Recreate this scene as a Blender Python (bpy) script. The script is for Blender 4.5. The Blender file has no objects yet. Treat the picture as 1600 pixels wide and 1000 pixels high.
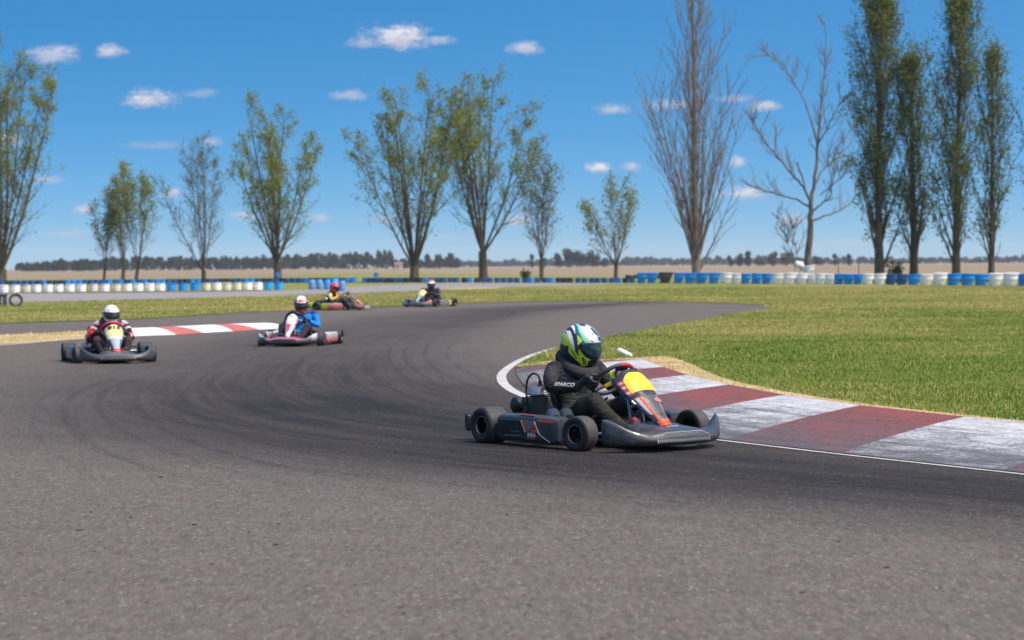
import bpy, bmesh, math, random
import numpy as np
from mathutils import Vector, Matrix
from mathutils import noise as mnoise
PI = math.pi
SC = bpy.context.scene
COL = SC.collection
rnd = random.Random(7)

# ------------------------------------------------------------------ camera
CAM_H, F_PX, HOR = 1.36, 3333.33, 414.0
PITCH = math.atan((500 - HOR) / F_PX)
ROLL = math.radians(0.43)
c_f = Vector((0, math.cos(PITCH), -math.sin(PITCH)))
c_u0 = Vector((0, math.sin(PITCH), math.cos(PITCH)))
c_r0 = Vector((1, 0, 0))
c_r = c_r0 * math.cos(ROLL) - c_u0 * math.sin(ROLL)
c_u = c_r0 * math.sin(ROLL) + c_u0 * math.cos(ROLL)
C_POS = Vector((0, 0, CAM_H))
cam = bpy.data.cameras.new('camera')
cam.lens, cam.sensor_width, cam.sensor_fit = 75, 36, 'HORIZONTAL'
cam.clip_start, cam.clip_end = 0.5, 20000
cam.dof.use_dof, cam.dof.focus_distance, cam.dof.aperture_fstop = True, 16.2, 3.6
camo = bpy.data.objects.new('camera', cam)
COL.objects.link(camo)
m = Matrix((c_r, c_u, -c_f)).transposed().to_4x4()
m.translation = C_POS
camo.matrix_world = m
SC.camera = camo

def ray(px, py):
    return c_f + c_r * ((px - 800) / F_PX) + c_u * ((500 - py) / F_PX)
def G(px, py, z=0.0):                      # photo point -> point of the ground plane
    d = ray(px, py)
    t = (z - CAM_H) / d.z
    return C_POS + d * t
def at_depth(px, py, Y):                   # photo point -> point at distance Y
    d = ray(px, py)
    return C_POS + d * (Y / d.y)
def base_at(px, Y):                        # foot on the ground at distance Y below photo column px
    p = at_depth(px, HOR - (px - 800) * 12 / 1600, Y)
    return Vector((p.x, Y, 0))

def srgb(r, g, b):
    f = lambda c: (c / 12.92 if c <= 0.04045 else ((c + 0.055) / 1.055) ** 2.4)
    return (f(r / 255), f(g / 255), f(b / 255), 1)

# ------------------------------------------------------------------ objects
def tag(o, label=None, cat=None, group=None, kind=None):
    if label: o['label'] = label
    if cat: o['category'] = cat
    if group: o['group'] = group
    if kind: o['kind'] = kind
    return o
def empty(name, loc=(0, 0, 0), rz=0.0, parent=None):
    o = bpy.data.objects.new(name, None)
    o.empty_display_size = 0.2
    o.location = loc
    o.rotation_euler = (0, 0, rz)
    COL.objects.link(o)
    if parent: o.parent = parent
    return o
def copy_tree(o, parent=None):
    c = o.copy()
    COL.objects.link(c)
    if parent: c.parent = parent
    for ch in list(o.children): copy_tree(ch, c)
    return c

class MB:
    def __init__(s):
        s.v, s.f, s.m = [], [], []
    def add(s, vs, fs, mi=0):
        b = len(s.v)
        s.v.extend([tuple(p) for p in vs])
        for f in fs:
            s.f.append(tuple(i + b for i in f)); s.m.append(mi)
        return b
    def loft(s, rings, mi=0, closed=True, caps=True):
        n = len(rings[0]); vs = [p for r in rings for p in r]; fs = []
        for i in range(len(rings) - 1):
            for j in range(n if closed else n - 1):
                k = (j + 1) % n
                fs.append((i*n + j, i*n + k, (i+1)*n + k, (i+1)*n + j))
        if caps and closed:
            fs.append(tuple(range(n))[::-1]); fs.append(tuple((len(rings)-1)*n + j for j in range(n)))
        s.add(vs, fs, mi)
    def tube(s, path, rad, n=8, mi=0, caps=True, squash=None):
        P = [Vector(p) for p in path]
        R = rad if isinstance(rad, (list, tuple)) else [rad]*len(P)
        rings = []; prev = None
        for i, p in enumerate(P):
            a = P[max(i-1, 0)]; b = P[min(i+1, len(P)-1)]
            t = (b - a); t = t.normalized() if t.length > 1e-9 else Vector((0, 0, 1))
            if prev is None:
                h = Vector((0, 0, 1)) if abs(t.z) < .9 else Vector((1, 0, 0))
                x = (h - t*h.dot(t)).normalized()
            else:
                x = (prev - t*prev.dot(t)).normalized()
            prev = x; y = t.cross(x)
            rings.append([p + (x*math.cos(2*PI*j/n) + y*math.sin(2*PI*j/n))*R[i] for j in range(n)])
        s.loft(rings, mi, True, caps)
    def box(s, c, d, mi=0, rot=None):
        vs = []
        for x in (-.5, .5):
            for y in (-.5, .5):
                for z in (-.5, .5):
                    p = Vector((x*d[0], y*d[1], z*d[2]))
                    if rot is not None: p = rot @ p
                    vs.append(p + Vector(c))
        s.add(vs, [(0,1,3,2),(4,6,7,5),(0,4,5,1),(2,3,7,6),(0,2,6,4),(1,5,7,3)], mi)
    def revolve(s, prof, o=(0,0,0), axis='z', n=24, mi=0, caps=False, mis=None):
        # prof: (radius, height) pairs along the axis
        o = Vector(o); rings = []
        for r, h in prof:
            ring = []
            for j in range(n):
                a = 2*PI*j/n; c, q = r*math.cos(a), r*math.sin(a)
                ring.append(o + Vector({'z': (c, q, h), 'y': (q, h, c), 'x': (h, c, q)}[axis]))
            rings.append(ring)
        b = len(s.f)
        s.loft(rings, mi, True, caps)
        if mis:
            for i in range(len(prof)-1):
                for j in range(n): s.m[b + i*n + j] = mis[i]
    def grid(s, fn, nu, nv, mi=0, closed_v=False):
        vs = [fn(i/nu, j/nv) for i in range(nu+1) for j in range(nv + (0 if closed_v else 1))]
        w = nv if closed_v else nv+1
        fs = []
        for i in range(nu):
            for j in range(nv):
                k = (j+1) % w
                fs.append((i*w+j, (i+1)*w+j, (i+1)*w+k, i*w+k))
        s.add(vs, fs, mi)
    def plate(s, pts, nrm, th, mi=0):      # flat polygon with thickness
        n = len(pts); nv = Vector(nrm).normalized()*th
        vs = [Vector(p) for p in pts] + [Vector(p)+nv for p in pts]
        fs = [tuple(range(n))[::-1], tuple(range(n, 2*n))] + [(i, (i+1) % n, n+(i+1) % n, n+i) for i in range(n)]
        s.add(vs, fs, mi)
    def build(s, name, mats, parent=None, loc=None, smooth=40, bevel=0, subsurf=0, fix=True):
        me = bpy.data.meshes.new(name)
        me.from_pydata(s.v, [], s.f)
        if not isinstance(mats, (list, tuple)): mats = [mats]
        for q in mats: me.materials.append(q)
        if len(mats) > 1: me.polygons.foreach_set('material_index', s.m)
        if fix and len(s.f) < 60000:
            bm = bmesh.new(); bm.from_mesh(me)
            bmesh.ops.recalc_face_normals(bm, faces=bm.faces)
            bm.to_mesh(me); bm.free()
        if smooth:
            me.shade_smooth()
            if smooth < 180: me.set_sharp_from_angle(angle=math.radians(smooth))
        o = bpy.data.objects.new(name, me)
        COL.objects.link(o)
        if parent: o.parent = parent
        if loc is not None: o.location = loc
        if bevel:
            b = o.modifiers.new('bevel', 'BEVEL'); b.width = bevel; b.segments = 2; b.limit_method = 'ANGLE'; b.angle_limit = math.radians(40)
        if subsurf:
            q = o.modifiers.new('subsurf', 'SUBSURF'); q.levels = q.render_levels = subsurf
        return o

def spline(pts, n):
    """Catmull-Rom through pts, n samples per span."""
    P = [Vector(p) for p in pts]; out = []
    for i in range(len(P)-1):
        p0, p1, p2, p3 = P[max(i-1, 0)], P[i], P[i+1], P[min(i+2, len(P)-1)]
        for k in range(n):
            t = k/n
            out.append(.5*((2*p1) + (p2-p0)*t + (2*p0-5*p1+4*p2-p3)*t*t + (3*p1-p0-3*p2+p3)*t**3))
    out.append(P[-1])
    return out

# ------------------------------------------------------------------ materials
class NT:
    """Small helper to write node trees."""
    def __init__(s, tree): s.t = tree
    def n(s, typ, **kw):
        q = s.t.nodes.new('ShaderNode' + typ)
        for k, v in kw.items():
            if k == 'inp':
                for kk, vv in v.items():
                    sock = q.inputs[kk]
                    if isinstance(vv, bpy.types.NodeSocket): s.t.links.new(vv, sock)
                    else: sock.default_value = vv
            else: setattr(q, k, v)
        return q
    def math(s, op, a, b=0.0, c=None, clamp=False):
        i = {0: a, 1: b}
        if c is not None: i[2] = c
        q = s.n('Math', operation=op, inp=i); q.use_clamp = clamp
        return q.outputs[0]
    def mix(s, fac, a, b, mode='MIX'):
        q = s.n('Mix', data_type='RGBA', blend_type=mode)
        for k, v in ((0, fac), (6, a), (7, b)):
            if isinstance(v, bpy.types.NodeSocket): s.t.links.new(v, q.inputs[k])
            else: q.inputs[k].default_value = v
        return q.outputs[2]
    def noise(s, vec, scale, detail=4, rough=.55, dist=0.0):
        return s.n('TexNoise', inp={'Vector': vec, 'Scale': scale, 'Detail': detail, 'Roughness': rough, 'Distortion': dist}).outputs[0]
    def ramp(s, fac, stops, interp='LINEAR'):
        q = s.n('ValToRGB', inp={'Fac': fac}); r = q.color_ramp; r.interpolation = interp
        while len(r.elements) < len(stops): r.elements.new(.5)
        for e, (p, c) in zip(r.elements, stops):
            e.position = p; e.color = c if len(c) == 4 else (*c, 1)
        return q.outputs[0]
    def rng(s, v, a, b, c=0.0, d=1.0):
        return s.n('MapRange', inp={0: v, 1: a, 2: b, 3: c, 4: d}).outputs[0]
    def bump(s, h, strength=.3, dist=.01):
        return s.n('Bump', inp={'Height': h, 'Strength': strength, 'Distance': dist}).outputs[0]
g1 = lambda v: (v, v, v, 1)

def new_mat(name):
    q = bpy.data.materials.new(name); q.use_nodes = True
    t = NT(q.node_tree); b = q.node_tree.nodes['Principled BSDF']
    return q, t, b
def simple(name, col, rough=.5, metal=0.0, var=.18, scale=9.0, bump=0.0, bscale=60, coat=0.0, dirt=None, dirt_amt=.45, spec=.5):
    q, t, b = new_mat(name)
    tc = t.n('TexCoord').outputs['Object']
    nz = t.noise(tc, scale, 5)
    dk = tuple(c*(1-var) for c in col[:3]) + (1,); lt = tuple(min(1, c*(1+var)) for c in col[:3]) + (1,)
    c = t.mix(nz, dk, lt)
    if dirt:
        nd = t.rng(t.noise(tc, scale*2.3, 8, .7), .48, .72)
        c = t.mix(t.math('MULTIPLY', nd, dirt_amt), c, dirt)
    t.t.links.new(c, b.inputs['Base Color'])
    t.t.links.new(t.rng(nz, .3, .7, max(0.03, rough-.1), min(1, rough+.1)), b.inputs['Roughness'])
    b.inputs['Metallic'].default_value = metal
    b.inputs['Coat Weight'].default_value = coat
    b.inputs['Specular IOR Level'].default_value = spec
    if bump:
        t.t.links.new(t.bump(t.noise(tc, bscale, 4), bump, .01), b.inputs['Normal'])
    return q
def attr_mat(name, rough=.6, coat=0.0, bump=.0, bscale=60, var=.2, wrinkle=0.0, scale=14, dirt=None, dirt_amt=.3, spec=.5):
    """Colour from the mesh's Col attribute (the printed / dyed colours of the thing)."""
    q, t, b = new_mat(name)
    tc = t.n('TexCoord').outputs['Object']
    a = t.n('Attribute', attribute_name='Col').outputs['Color']
    nz = t.rng(t.noise(tc, scale, 5), .25, .75, 1-var, 1+var)
    c = t.mix(1.0, a, t.n('CombineColor', inp={0: nz, 1: nz, 2: nz}).outputs[0], 'MULTIPLY')
    if dirt:
        nd = t.rng(t.noise(tc, scale*1.7, 8, .7), .5, .72)
        c = t.mix(t.math('MULTIPLY', nd, dirt_amt), c, dirt)
    t.t.links.new(c, b.inputs['Base Color'])
    b.inputs['Roughness'].default_value = rough
    b.inputs['Coat Weight'].default_value = coat
    b.inputs['Specular IOR Level'].default_value = spec
    h = None
    if wrinkle:
        mp = t.n('Mapping', inp={'Vector': tc, 'Scale': (1.0, 1.0, 2.2)}).outputs[0]
        h = t.math('ADD', t.math('MULTIPLY', t.noise(mp, 13, 3, .5, 1.6), 1.0), t.math('MULTIPLY', t.noise(tc, 160, 2), .06))
        t.t.links.new(t.bump(h, wrinkle, .03), b.inputs['Normal'])
    elif bump:
        t.t.links.new(t.bump(t.noise(tc, bscale, 4), bump, .01), b.inputs['Normal'])
    return q

def set_col(o, fn):
    """fn(x, y, z) -> linear colour, stored per vertex."""
    me = o.data
    at = me.color_attributes.new('Col', 'FLOAT_COLOR', 'POINT')
    buf = []
    for v in me.vertices:
        c = fn(*v.co); buf.extend((c[0], c[1], c[2], 1.0))
    at.data.foreach_set('color', buf)
def in_poly(x, y, P):
    r = False; j = len(P)-1
    for i in range(len(P)):
        if (P[i][1] > y) != (P[j][1] > y) and x < (P[j][0]-P[i][0])*(y-P[i][1])/(P[j][1]-P[i][1]+1e-12)+P[i][0]: r = not r
        j = i
    return r
def in_poly_np(x, y, P):
    r = np.zeros(len(x), bool); j = len(P)-1
    for i in range(len(P)):
        c = ((P[i][1] > y) != (P[j][1] > y)) & (x < (P[j][0]-P[i][0])*(y-P[i][1])/(P[j][1]-P[i][1]+1e-12)+P[i][0])
        r ^= c; j = i
    return r
SKY_Z_MUL, SKY_DUST, SKY_SAT, SKY_HUE, SKY_STR, EXPO = 3.2, 3.2, 1.50, 0.49, 0.15, 0.36
SKY_OFF = 0.09
CLOUD_LOW, CLOUD_HI = 3.9, 5.0
HAZE = 0.00011
SUN_E = 3.25
# ------------------------------------------------------------------ light and sky
SUN_DIR = Vector((0.42, -0.22, 0.88)).normalized()
elev = math.asin(SUN_DIR.z); azim = math.atan2(SUN_DIR.x, SUN_DIR.y)
sun = bpy.data.lights.new('sun', 'SUN')
sun.energy, sun.angle, sun.color = SUN_E, math.radians(.53), (1, .94, .85)
suno = bpy.data.objects.new('sun', sun); COL.objects.link(suno)
suno.rotation_euler = SUN_DIR.to_track_quat('Z', 'Y').to_euler()
suno.location = (20, -10, 40)

W = bpy.data.worlds.new('World'); SC.world = W; W.use_nodes = True
t = NT(W.node_tree); bg = W.node_tree.nodes['Background']
tc = t.n('TexCoord').outputs['Generated']
sep = t.n('SeparateXYZ', inp={0: tc})
X, Y, Z = sep.outputs
# a long lens sees only the lowest few degrees: lift the look-up so that the band carries the photograph's clear blue
zz = t.math('ADD', t.math('MULTIPLY', t.math('MAXIMUM', Z, 0.0), SKY_Z_MUL), SKY_OFF)
vec = t.n('CombineXYZ', inp={0: X, 1: Y, 2: zz}).outputs[0]
vec = t.n('VectorMath', operation='NORMALIZE', inp={0: vec}).outputs[0]
sky = t.n('TexSky', sky_type='NISHITA')
sky.sun_disc = False
W.node_tree.links.new(vec, sky.inputs[0])
sky.sun_elevation = elev; sky.sun_rotation = azim
sky.altitude = 0; sky.air_density = 1.0; sky.dust_density = SKY_DUST; sky.ozone_density = 3.0
hs = t.n('HueSaturation', inp={'Color': sky.outputs[0], 'Saturation': SKY_SAT, 'Hue': SKY_HUE, 'Value': 1.0}).outputs[0]
# clouds: (photo px, py, half width, half height, strength)
CL = [(622,60,62,17,1.1),(680,64,34,8,.7),(570,68,34,8,.6),(820,77,32,9,.75),(168,81,24,10,.9),(85,87,44,15,.75),(235,157,42,14,1.0),(310,147,30,7,.4),
      (240,228,48,7,.4),(545,150,30,8,.6),(955,172,30,8,.75),(1050,164,52,8,.55),(1195,166,27,9,.85),(1150,155,40,6,.5),
      (935,264,20,9,1.0),(988,260,18,8,.8),(1155,254,16,8,.9),(1165,303,45,10,.9),(1235,345,28,9,1.0),(130,328,18,8,.8),
      (105,366,45,7,.5),(270,302,20,8,.7),(330,222,20,9,.7),(15,220,18,9,.8),(75,282,30,7,.5),(385,338,26,8,.6),
      (810,346,26,9,.8),(500,342,22,7,.6),(600,345,40,6,.4),(1320,380,60,6,.35),(700,372,60,6,.3)]
a_ = t.math('DIVIDE', X, t.math('MAXIMUM', Y, .05)); e_ = t.math('DIVIDE', Z, t.math('MAXIMUM', Y, .05))
front = t.math('GREATER_THAN', Y, .3)
ncv = t.n('CombineXYZ', inp={0: t.math('MULTIPLY', a_, 1.0), 1: t.math('MULTIPLY', e_, 1.8), 2: 0.0}).outputs[0]
n1 = t.noise(ncv, 75, 6, .62); n2 = t.noise(ncv, 300, 4, .6)
nn = t.math('ADD', t.math('MULTIPLY', t.math('SUBTRACT', n1, .5), 2.1), t.math('MULTIPLY', t.math('SUBTRACT', n2, .5), .7))
dens = 0.0; shade = 0.0
for (px, py, w, h, s) in CL:
    d = ray(px, py); a0, e0 = d.x/d.y, d.z/d.y
    w, h = w*1.15, h*1.5
    u = t.math('MULTIPLY', t.math('SUBTRACT', a_, a0), F_PX/w)
    v = t.math('MULTIPLY', t.math('SUBTRACT', e_, e0), F_PX/h)
    vneg = t.math('MULTIPLY', t.math('MINIMUM', v, 0.0), .9)
    r2 = t.math('ADD', t.math('MULTIPLY', u, u), t.math('MULTIPLY', v, v))
    r2 = t.math('ADD', r2, t.math('MULTIPLY', vneg, vneg))
    k = t.math('SUBTRACT', 1.0, t.math('SQRT', r2))
    k = t.math('MAXIMUM', k, -0.6)
    k = t.rng(t.math('ADD', k, t.math("MULTIPLY", nn, .80)), .0, .72, 0, s)
    dens = t.math('MAXIMUM', dens, k)
    lit = t.math('MULTIPLY', k, t.rng(t.math('ADD', v, t.math('MULTIPLY', nn, .8)), -.8, .9))
    shade = t.math('MAXIMUM', shade, lit)
dens = t.math('MULTIPLY', t.math('MINIMUM', dens, 1.0), front)
ccol = t.mix(t.math('MINIMUM', shade, 1.0), (*[c*CLOUD_LOW for c in (.60,.62,.80)], 1), (*[c*CLOUD_HI for c in (1.0,1.0,1.03)], 1))
fin = t.mix(t.math('MULTIPLY', dens, .9), hs, ccol)
t.t.links.new(fin, bg.inputs['Color'])
bg.inputs['Strength'].default_value = SKY_STR

SC.view_settings.view_transform = 'Standard'
SC.view_settings.look = 'None'
SC.view_settings.exposure = EXPO
SC.view_settings.gamma = 1
SC.cycles.max_bounces = 6
SC.cycles.transparent_max_bounces = 12
SC.cycles.volume_bounces = 1
SC.cycles.use_denoising = True
SC.cycles.sample_clamp_indirect = 6
# ------------------------------------------------------------------ ground sheets
def curve_px(pts, n=6, z=0.0):
    return [G(p.x, p.y, z) for p in spline([(a, b, 0) for a, b in pts], n)]
def sheet(name, pts, mat, z):
    bm = bmesh.new()
    vs = [bm.verts.new((p.x, p.y, z)) for p in pts]
    f = bm.faces.new(vs)
    bmesh.ops.triangulate(bm, faces=[f])
    bmesh.ops.recalc_face_normals(bm, faces=bm.faces)
    for q in bm.faces:
        if q.normal.z < 0: q.normal_flip()
    me = bpy.data.meshes.new(name); bm.to_mesh(me); bm.free()
    me.materials.append(mat)
    o = bpy.data.objects.new(name, me); COL.objects.link(o)
    return tag(o, kind='structure')

def field_mat():
    q, t, b = new_mat('ploughed_field')
    tc = t.n('TexCoord').outputs['Object']
    st = t.n('Mapping', inp={'Vector': tc, 'Scale': (.012, .05, 1)}).outputs[0]
    a = t.noise(st, 1.0, 6, .6); c = t.noise(tc, .35, 5)
    k = t.math('ADD', t.math('MULTIPLY', a, .75), t.math('MULTIPLY', c, .25))
    col = t.ramp(k, [(.3, (.16, .125, .07)), (.47, (.215, .165, .105)), (.58, (.26, .205, .135)), (.72, (.17, .155, .065))])
    t.t.links.new(col, b.inputs['Base Color']); b.inputs['Roughness'].default_value = .95
    b.inputs['Specular IOR Level'].default_value = .1
    return q
def grass_mat(name, green=1.0):
    q, t, b = new_mat(name)
    tc = t.n('TexCoord').outputs['Object']
    st = t.n('Mapping', inp={'Vector': tc, 'Scale': (.8, .8, 1)}).outputs[0]
    big = t.noise(st, .16, 4, .6, .6); mid = t.noise(st, .8, 6, .65); fine = t.noise(tc, 28, 3, .7)
    k = t.math('ADD', t.math('ADD', t.math('MULTIPLY', big, .55), t.math('MULTIPLY', mid, .33)), t.math('MULTIPLY', fine, .12))
    col = t.ramp(k, [(.30, (.075, .115, .016)), (.42, (.12, .155, .026)), (.50, (.175, .185, .042)), (.58, (.26, .22, .08)), (.72, (.20, .185, .06))])
    t.t.links.new(col, b.inputs['Base Color']); b.inputs['Roughness'].default_value = .9
    b.inputs['Specular IOR Level'].default_value = .15
    t.t.links.new(t.bump(fine, .6, .04), b.inputs['Normal'])
    return q
def dry_mat():
    q, t, b = new_mat('dry_grass_soil')
    tc = t.n('TexCoord').outputs['Object']
    k = t.math('ADD', t.math('MULTIPLY', t.noise(tc, .9, 6, .6), .7), t.math('MULTIPLY', t.noise(tc, 16, 3), .3))
    col = t.ramp(k, [(.33, (.19, .16, .045)), (.45, (.32, .24, .10)), (.58, (.44, .33, .155)), (.7, (.50, .40, .22))])
    t.t.links.new(col, b.inputs['Base Color']); b.inputs['Roughness'].default_value = .95
    t.t.links.new(t.bump(t.noise(tc, 30, 3), .5, .03), b.inputs['Normal'])
    return q
M_FIELD, M_GRASS, M_DRY = field_mat(), grass_mat('short_grass'), dry_mat()

R_ = 3300.0
o = MB(); o.add([(-R_, -60, 0), (R_, -60, 0), (R_, R_, 0), (-R_, R_, 0)], [(0, 1, 2, 3)])
tag(o.build('ground', M_FIELD, smooth=0), kind='structure')

# grass around the circuit, one sheet as far as the barrel rows
far_edge = [(-700,440),(-100,437.5),(300,434),(450,431),(520,427.5),(640,427.5),(800,428.5),(900,431.5),(1000,433),(1120,433),(1300,429),(1600,427),(2300,423)]
gp = [G(a, b) for a, b in far_edge] + [Vector((60, 8, 0)), Vector((60, -40, 0)), Vector((-60, -40, 0)), Vector((-60, 30, 0))]
sheet('verge_grass', gp, M_GRASS, .004)

# asphalt: one dense sheet that carries how much rubber has been laid on it
main_line = [(1080,474.5),(960,475.5),(860,478.5),(760,485),(650,497),(540,515),(430,541),(335,575),(300,607),(350,641),(470,668),(620,690),(800,710),(1000,728),(1250,750),(1600,782),(2100,825)]
inner_line = [(900,480),(790,490),(690,512),(620,540),(570,575),(560,610),(610,645),(720,672),(860,694),(1050,715),(1300,738),(1600,760),(2000,790)]
def asphalt_mat():
    q, t, b = new_mat('asphalt')
    tc = t.n('TexCoord').outputs['Object']
    rub = t.n('Attribute', attribute_name='rub').outputs['Fac']
    uv = t.n('Attribute', attribute_name='line').outputs['Vector']
    st1 = t.n('Mapping', inp={'Vector': uv, 'Scale': (3.2, .10, 1)}).outputs[0]
    st2 = t.n('Mapping', inp={'Vector': uv, 'Scale': (11.0, .28, 1)}).outputs[0]
    s1 = t.noise(st1, 1.0, 5, .65, .35); s2 = t.noise(st2, 1.0, 3, .6, .5)
    blot = t.noise(tc, .33, 5, .6)
    streak = t.math('ADD', t.math('MULTIPLY', t.math('SUBTRACT', s1, .5), .62), t.math('MULTIPLY', t.math('SUBTRACT', s2, .5), .5))
    spread = t.math('ADD', .18, t.math('MULTIPLY', rub, .9))
    k = t.math('ADD', t.math('MULTIPLY', rub, .98), t.math('MULTIPLY', streak, spread))
    k = t.math('ADD', k, t.math('MULTIPLY', t.math('SUBTRACT', blot, .5), .42), clamp=True)
    # aggregate
    v1 = t.n('TexVoronoi', feature='F1', inp={'Vector': tc, 'Scale': 105.0, 'Randomness': 1.0})
    chip = t.n('SeparateColor', inp={0: v1.outputs['Color']}).outputs[0]
    fine = t.noise(tc, 46, 3, .7)
    mid = t.noise(tc, 2.3, 5, .65)
    gr = t.math('ADD', t.math('MULTIPLY', t.math('SUBTRACT', chip, .5), .38), t.math('MULTIPLY', t.math('SUBTRACT', fine, .5), .8))
    grain = t.noise(t.n('Mapping', inp={'Vector': tc, 'Scale': (1, .24, 1)}).outputs[0], 36, 5, .85)
    gr = t.math('ADD', gr, t.math('MULTIPLY', t.math('SUBTRACT', grain, .5), 2.0))
    gr = t.math('ADD', gr, t.math('MULTIPLY', t.math('SUBTRACT', mid, .5), .35))
    base = t.mix(t.rng(t.noise(t.n('Mapping', inp={'Vector': tc, 'Scale': (1, .6, 1)}).outputs[0], 4.5, 5, .7), .38, .62), (.110, .091, .080, 1), (.106, .096, .087, 1))
    dark = (.019, .0175, .0175, 1)
    col = t.mix(t.rng(k, .05, .95), base, dark)
    gm = t.math('ADD', 1.0, t.math('MULTIPLY', gr, 1.05))
    col = t.mix(1.0, col, t.n('CombineColor', inp={0: gm, 1: gm, 2: gm}).outputs[0], 'MULTIPLY')
    # pale worn chips, dark pits and pinkish stones
    pale = t.math('GREATER_THAN', chip, .989)
    col = t.mix(t.math('MULTIPLY', pale, t.math('SUBTRACT', .55, t.math('MULTIPLY', k, .4))), col, (.48, .44, .40, 1))
    pit = t.math('LESS_THAN', t.noise(tc, 9.0, 3, .6), .225)
    col = t.mix(t.math('MULTIPLY', pit, .7), col, (.03, .03, .03, 1))
    t.t.links.new(col, b.inputs['Base Color'])
    t.t.links.new(t.rng(k, 0, 1, .95, .86), b.inputs['Roughness'])
    b.inputs['Specular IOR Level'].default_value = .12
    t.t.links.new(t.bump(t.math('ADD', chip, fine), .35, .006), b.inputs['Normal'])
    return q
M_ASPH = asphalt_mat()

def path_np(px):
    return np.array([(p.x, p.y) for p in curve_px(px, 14)])
P_main, P_in = path_np(main_line), path_np(inner_line)
def near_path(x, y, P):
    d2 = (x[:, None]-P[None, :, 0])**2 + (y[:, None]-P[None, :, 1])**2
    i = np.clip(np.argmin(d2, 1), 1, len(P)-2)
    tx, ty = P[i+1, 0]-P[i-1, 0], P[i+1, 1]-P[i-1, 1]
    L = np.hypot(tx, ty)+1e-9
    dx, dy = x-P[i, 0], y-P[i, 1]
    u = (tx*dy-ty*dx)/L; along = (tx*dx+ty*dy)/L
    s = np.concatenate([[0], np.cumsum(np.hypot(*np.diff(P, axis=0).T))])
    return u, s[i]+along, i/len(P)
nx, ny = 420, 360
ys = np.geomspace(5.0, 122.0, ny); xs = np.linspace(-1, 1, nx)
YY, XX = np.meshgrid(ys, xs, indexing='ij'); XX = XX*(6 + YY*.36)
x, y = XX.ravel(), YY.ravel()
u1, v1, k1 = near_path(x, y, P_main); u2, v2, k2 = near_path(x, y, P_in)
amp1 = np.interp(k1, [0, .12, .3, .45, .6, .8, 1], [.12, .60, .42, .42, .78, 1.0, 1.0])
amp2 = np.interp(k2, [0, .10, .25, .4, .6, .8, 1], [.5, .62, .30, .95, 1.25, 1.0, .75])
w1 = np.interp(k1, [0, .3, .5, .75, 1], [1.5, 1.7, 2.2, 1.3, 1.1]); w2 = np.interp(k2, [0, .3, .45, .6, 1], [1.0, 1.2, 2.3, 1.9, 1.3])
rub = amp1*np.exp(-(u1/w1)**2) + amp2*np.exp(-(u2/w2)**2)
rub += .20*np.interp(k1, [0, .25, .4, .7, 1], [0, .5, 1, .6, .5])*np.exp(-((u1-.8)/3.6)**2)
rub = 1-np.exp(-1.15*rub)
me = bpy.data.meshes.new('asphalt')
idx = np.arange(nx*ny).reshape(ny, nx)
quads = np.stack([idx[:-1, :-1], idx[:-1, 1:], idx[1:, 1:], idx[1:, :-1]], -1).reshape(-1, 4)
me.from_pydata(np.stack([x, y, np.full_like(x, .008)], 1).tolist(), [], quads.tolist())
me.attributes.new('rub', 'FLOAT', 'POINT').data.foreach_set('value', rub.astype(np.float32))
me.attributes.new('line', 'FLOAT_VECTOR', 'POINT').data.foreach_set('vector', np.stack([u1, v1, 0*v1], 1).astype(np.float32).ravel())
me.materials.append(M_ASPH); me.shade_smooth()
o = bpy.data.objects.new('road', me); COL.objects.link(o); tag(o, kind='structure')

# infield grass on the inside of the bend (its near edge follows the kerb)
kerb_right = [(960,569),(1031,567),(1050,579),(1075,593),(1139,609.5),(1226,626),(1344,643.5),(1508,662),(1760,686),(2200,722)]
infield_px = [(806,577),(822,566),(845,554),(875,545),(905,537),(960,527),(1040,510.5),(1130,494.5),(1190,485.5),(1204,481.5),(1196,478),(1150,475),(1080,472.5),(1000,471.5),(900,471),(800,472),(735,474),(640,478),(560,482),(480,485),(395,488.5),(300,494),(200,500),(100,503),(0,506),(-260,513)]
inf = curve_px(infield_px[:10], 5) + curve_px(infield_px[10:], 3)
near = curve_px(kerb_right, 4)
back = [G(-260, 462), G(-100, 474.5), G(0, 474), G(150, 471), G(300, 467), G(400, 464), G(480, 461), G(600, 457.5), G(700, 453), G(800, 448.3), G(900, 446.2), G(1000, 443.4)]
def off(p): return Vector((p.x, p.y, 0))
# right part: everything between kerb, asphalt edge and the barrel row; left tongue: between the two roads
right_poly = near[::-1] + inf + back[0:1] + back[1:] + [G(1100, 441), G(1300, 438), G(1700, 436), G(2300, 434), Vector((70, 60, 0)), Vector((60, 14, 0))]
right_poly = [p for i, p in enumerate(right_poly) if i == 0 or (p-right_poly[i-1]).length > .02]
sheet('infield_grass', right_poly, M_GRASS, .022)
INF_XY = [(p.x, p.y) for p in right_poly]
# outer grass behind the far roads
road_far = [G(-260, 460), G(0, 459), G(150, 458.5), G(300, 457), G(430, 455), G(480, 453), G(540, 449), G(600, 445.5), G(700, 443.5), G(850, 443), G(1000, 443)]
outer = road_far + [G(1000, 439), G(600, 440), G(300, 441), G(0, 444), G(-260, 446)]
M_ASPH2 = simple('old_asphalt', (.21, .195, .19), .9, var=.22, scale=.5)
sheet('service_road', back[::-1] + road_far, M_ASPH2, .018)
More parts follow.
